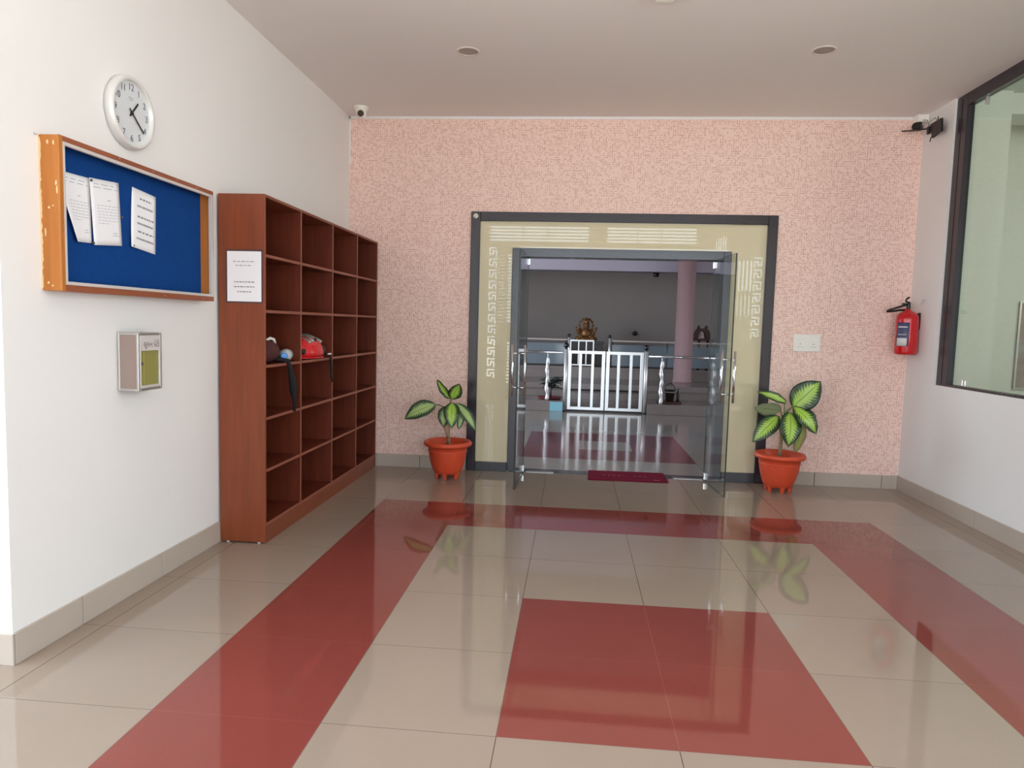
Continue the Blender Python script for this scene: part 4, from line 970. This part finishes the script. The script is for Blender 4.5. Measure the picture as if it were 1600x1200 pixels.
m = MB(); m.lathe([(0.0, -0.06), (0.04, -0.06), (0.055, 0.0)], (1.576, 11.0, 1.25), 'Y', 20); tag(m.build('wall_fixture', black), 'small dark round fixture on the grey hall wall', 'fixture')
m = MB(); m.lathe([(0.0, 2.38), (0.05, 2.38), (0.06, 2.46)], (1.76, 8.85, 0), 'Z', 20); tag(m.build('spot_lamp', black), 'small dark lamp under the lilac beam beside the column', 'lamp')

# ------------------------------------------------------------------ front screen of the porch, mirrored in the cream glass
SYF, K = -6.6, 2.2147
def sxp(x): return 0.214 + (x - 0.214) * K
def szp(z): return 1.363 + (z - 1.363) * K
holes = []
def hole(x0, x1, z0_, z1_): holes.append((sxp(x0), sxp(x1), szp(z0_), szp(z1_)))
# louvre band over the opening
for a, b in ((-0.585, -0.292), (-0.282, -0.068), (-0.058, 0.31), (0.477, 0.742), (0.752, 0.952), (0.962, 1.264)):
    for k in range(5): hole(a, b, 2.126 + k * 0.029, 2.126 + k * 0.029 + 0.019)
# fretwork (key pattern) columns
def fret(x0, zt, n, flip=False, cell=0.013):
    pat = ["11111", "1....", "1.111", "1.1.1", "111.1", "....1"]
    for q in range(n):
        for r, row in enumerate(pat):
            rr = row[::-1] if flip else row
            for c_, ch in enumerate(rr):
                if ch == '1': hole(x0 + c_ * cell, x0 + (c_ + 1) * cell, zt - (q * 7 + r + 1) * cell, zt - (q * 7 + r) * cell)
fret(-0.590, 2.07, 12, False, 0.0145); fret(1.775, 2.02, 7, True, 0.015)
for k in range(22):
    z = 1.99 - k * 0.030
    if z > 1.38: hole(-0.50, -0.44, z, z + 0.006); hole(-0.412, -0.380, z, z + 0.019)
for k in range(13): hole(-0.405, -0.383, 0.83 + k * 0.030, 0.83 + k * 0.030 + 0.014)
for k in range(4): hole(1.642 + k * 0.034, 1.642 + k * 0.034 + 0.019, 1.72, 1.99); hole(1.642 + k * 0.034, 1.642 + k * 0.034 + 0.012, 1.50, 1.68)
for k in range(5): hole(1.436 + k * 0.02, 1.436 + k * 0.02 + 0.011, 2.07, 2.20 - abs(3 - k) * 0.012)
xsC = sorted(set([-2.3, 5.0, -0.9, 3.25] + [round(h[0], 4) for h in holes] + [round(h[1], 4) for h in holes]))
def cols(holes, xlo, xhi, zlo, zhi, m):
    """solid panel with cut-outs: rows of boxes between the holes, each row split where holes sit"""
    zb = sorted(set([zlo, zhi] + [min(max(round(v, 4), zlo), zhi) for h in holes for v in h[2:4] if h[1] > xlo and h[0] < xhi]))
    for za, zc_ in zip(zb, zb[1:]):
        if zc_ - za < 1e-4: continue
        zm = (za + zc_) / 2; cut = sorted((max(xlo, h[0]), min(xhi, h[1])) for h in holes if h[2] < zm < h[3] and h[1] > xlo and h[0] < xhi)
        x = xlo
        for a, b in cut:
            if a > x + 1e-4: m.box(x, a, SYF - 0.03, SYF, za, zc_)
            x = max(x, b)
        if x < xhi - 1e-4: m.box(x, xhi, SYF - 0.03, SYF, za, zc_)
m = MB()
cols(holes, -2.3, -0.95, 0.0, 2.95, m); cols(holes, 3.2, 5.0, 0.0, 2.95, m); cols(holes, -2.3, 5.0, 2.95, 3.9, m)
struct(m.build('wall_front_screen', screen_m, fix=False))
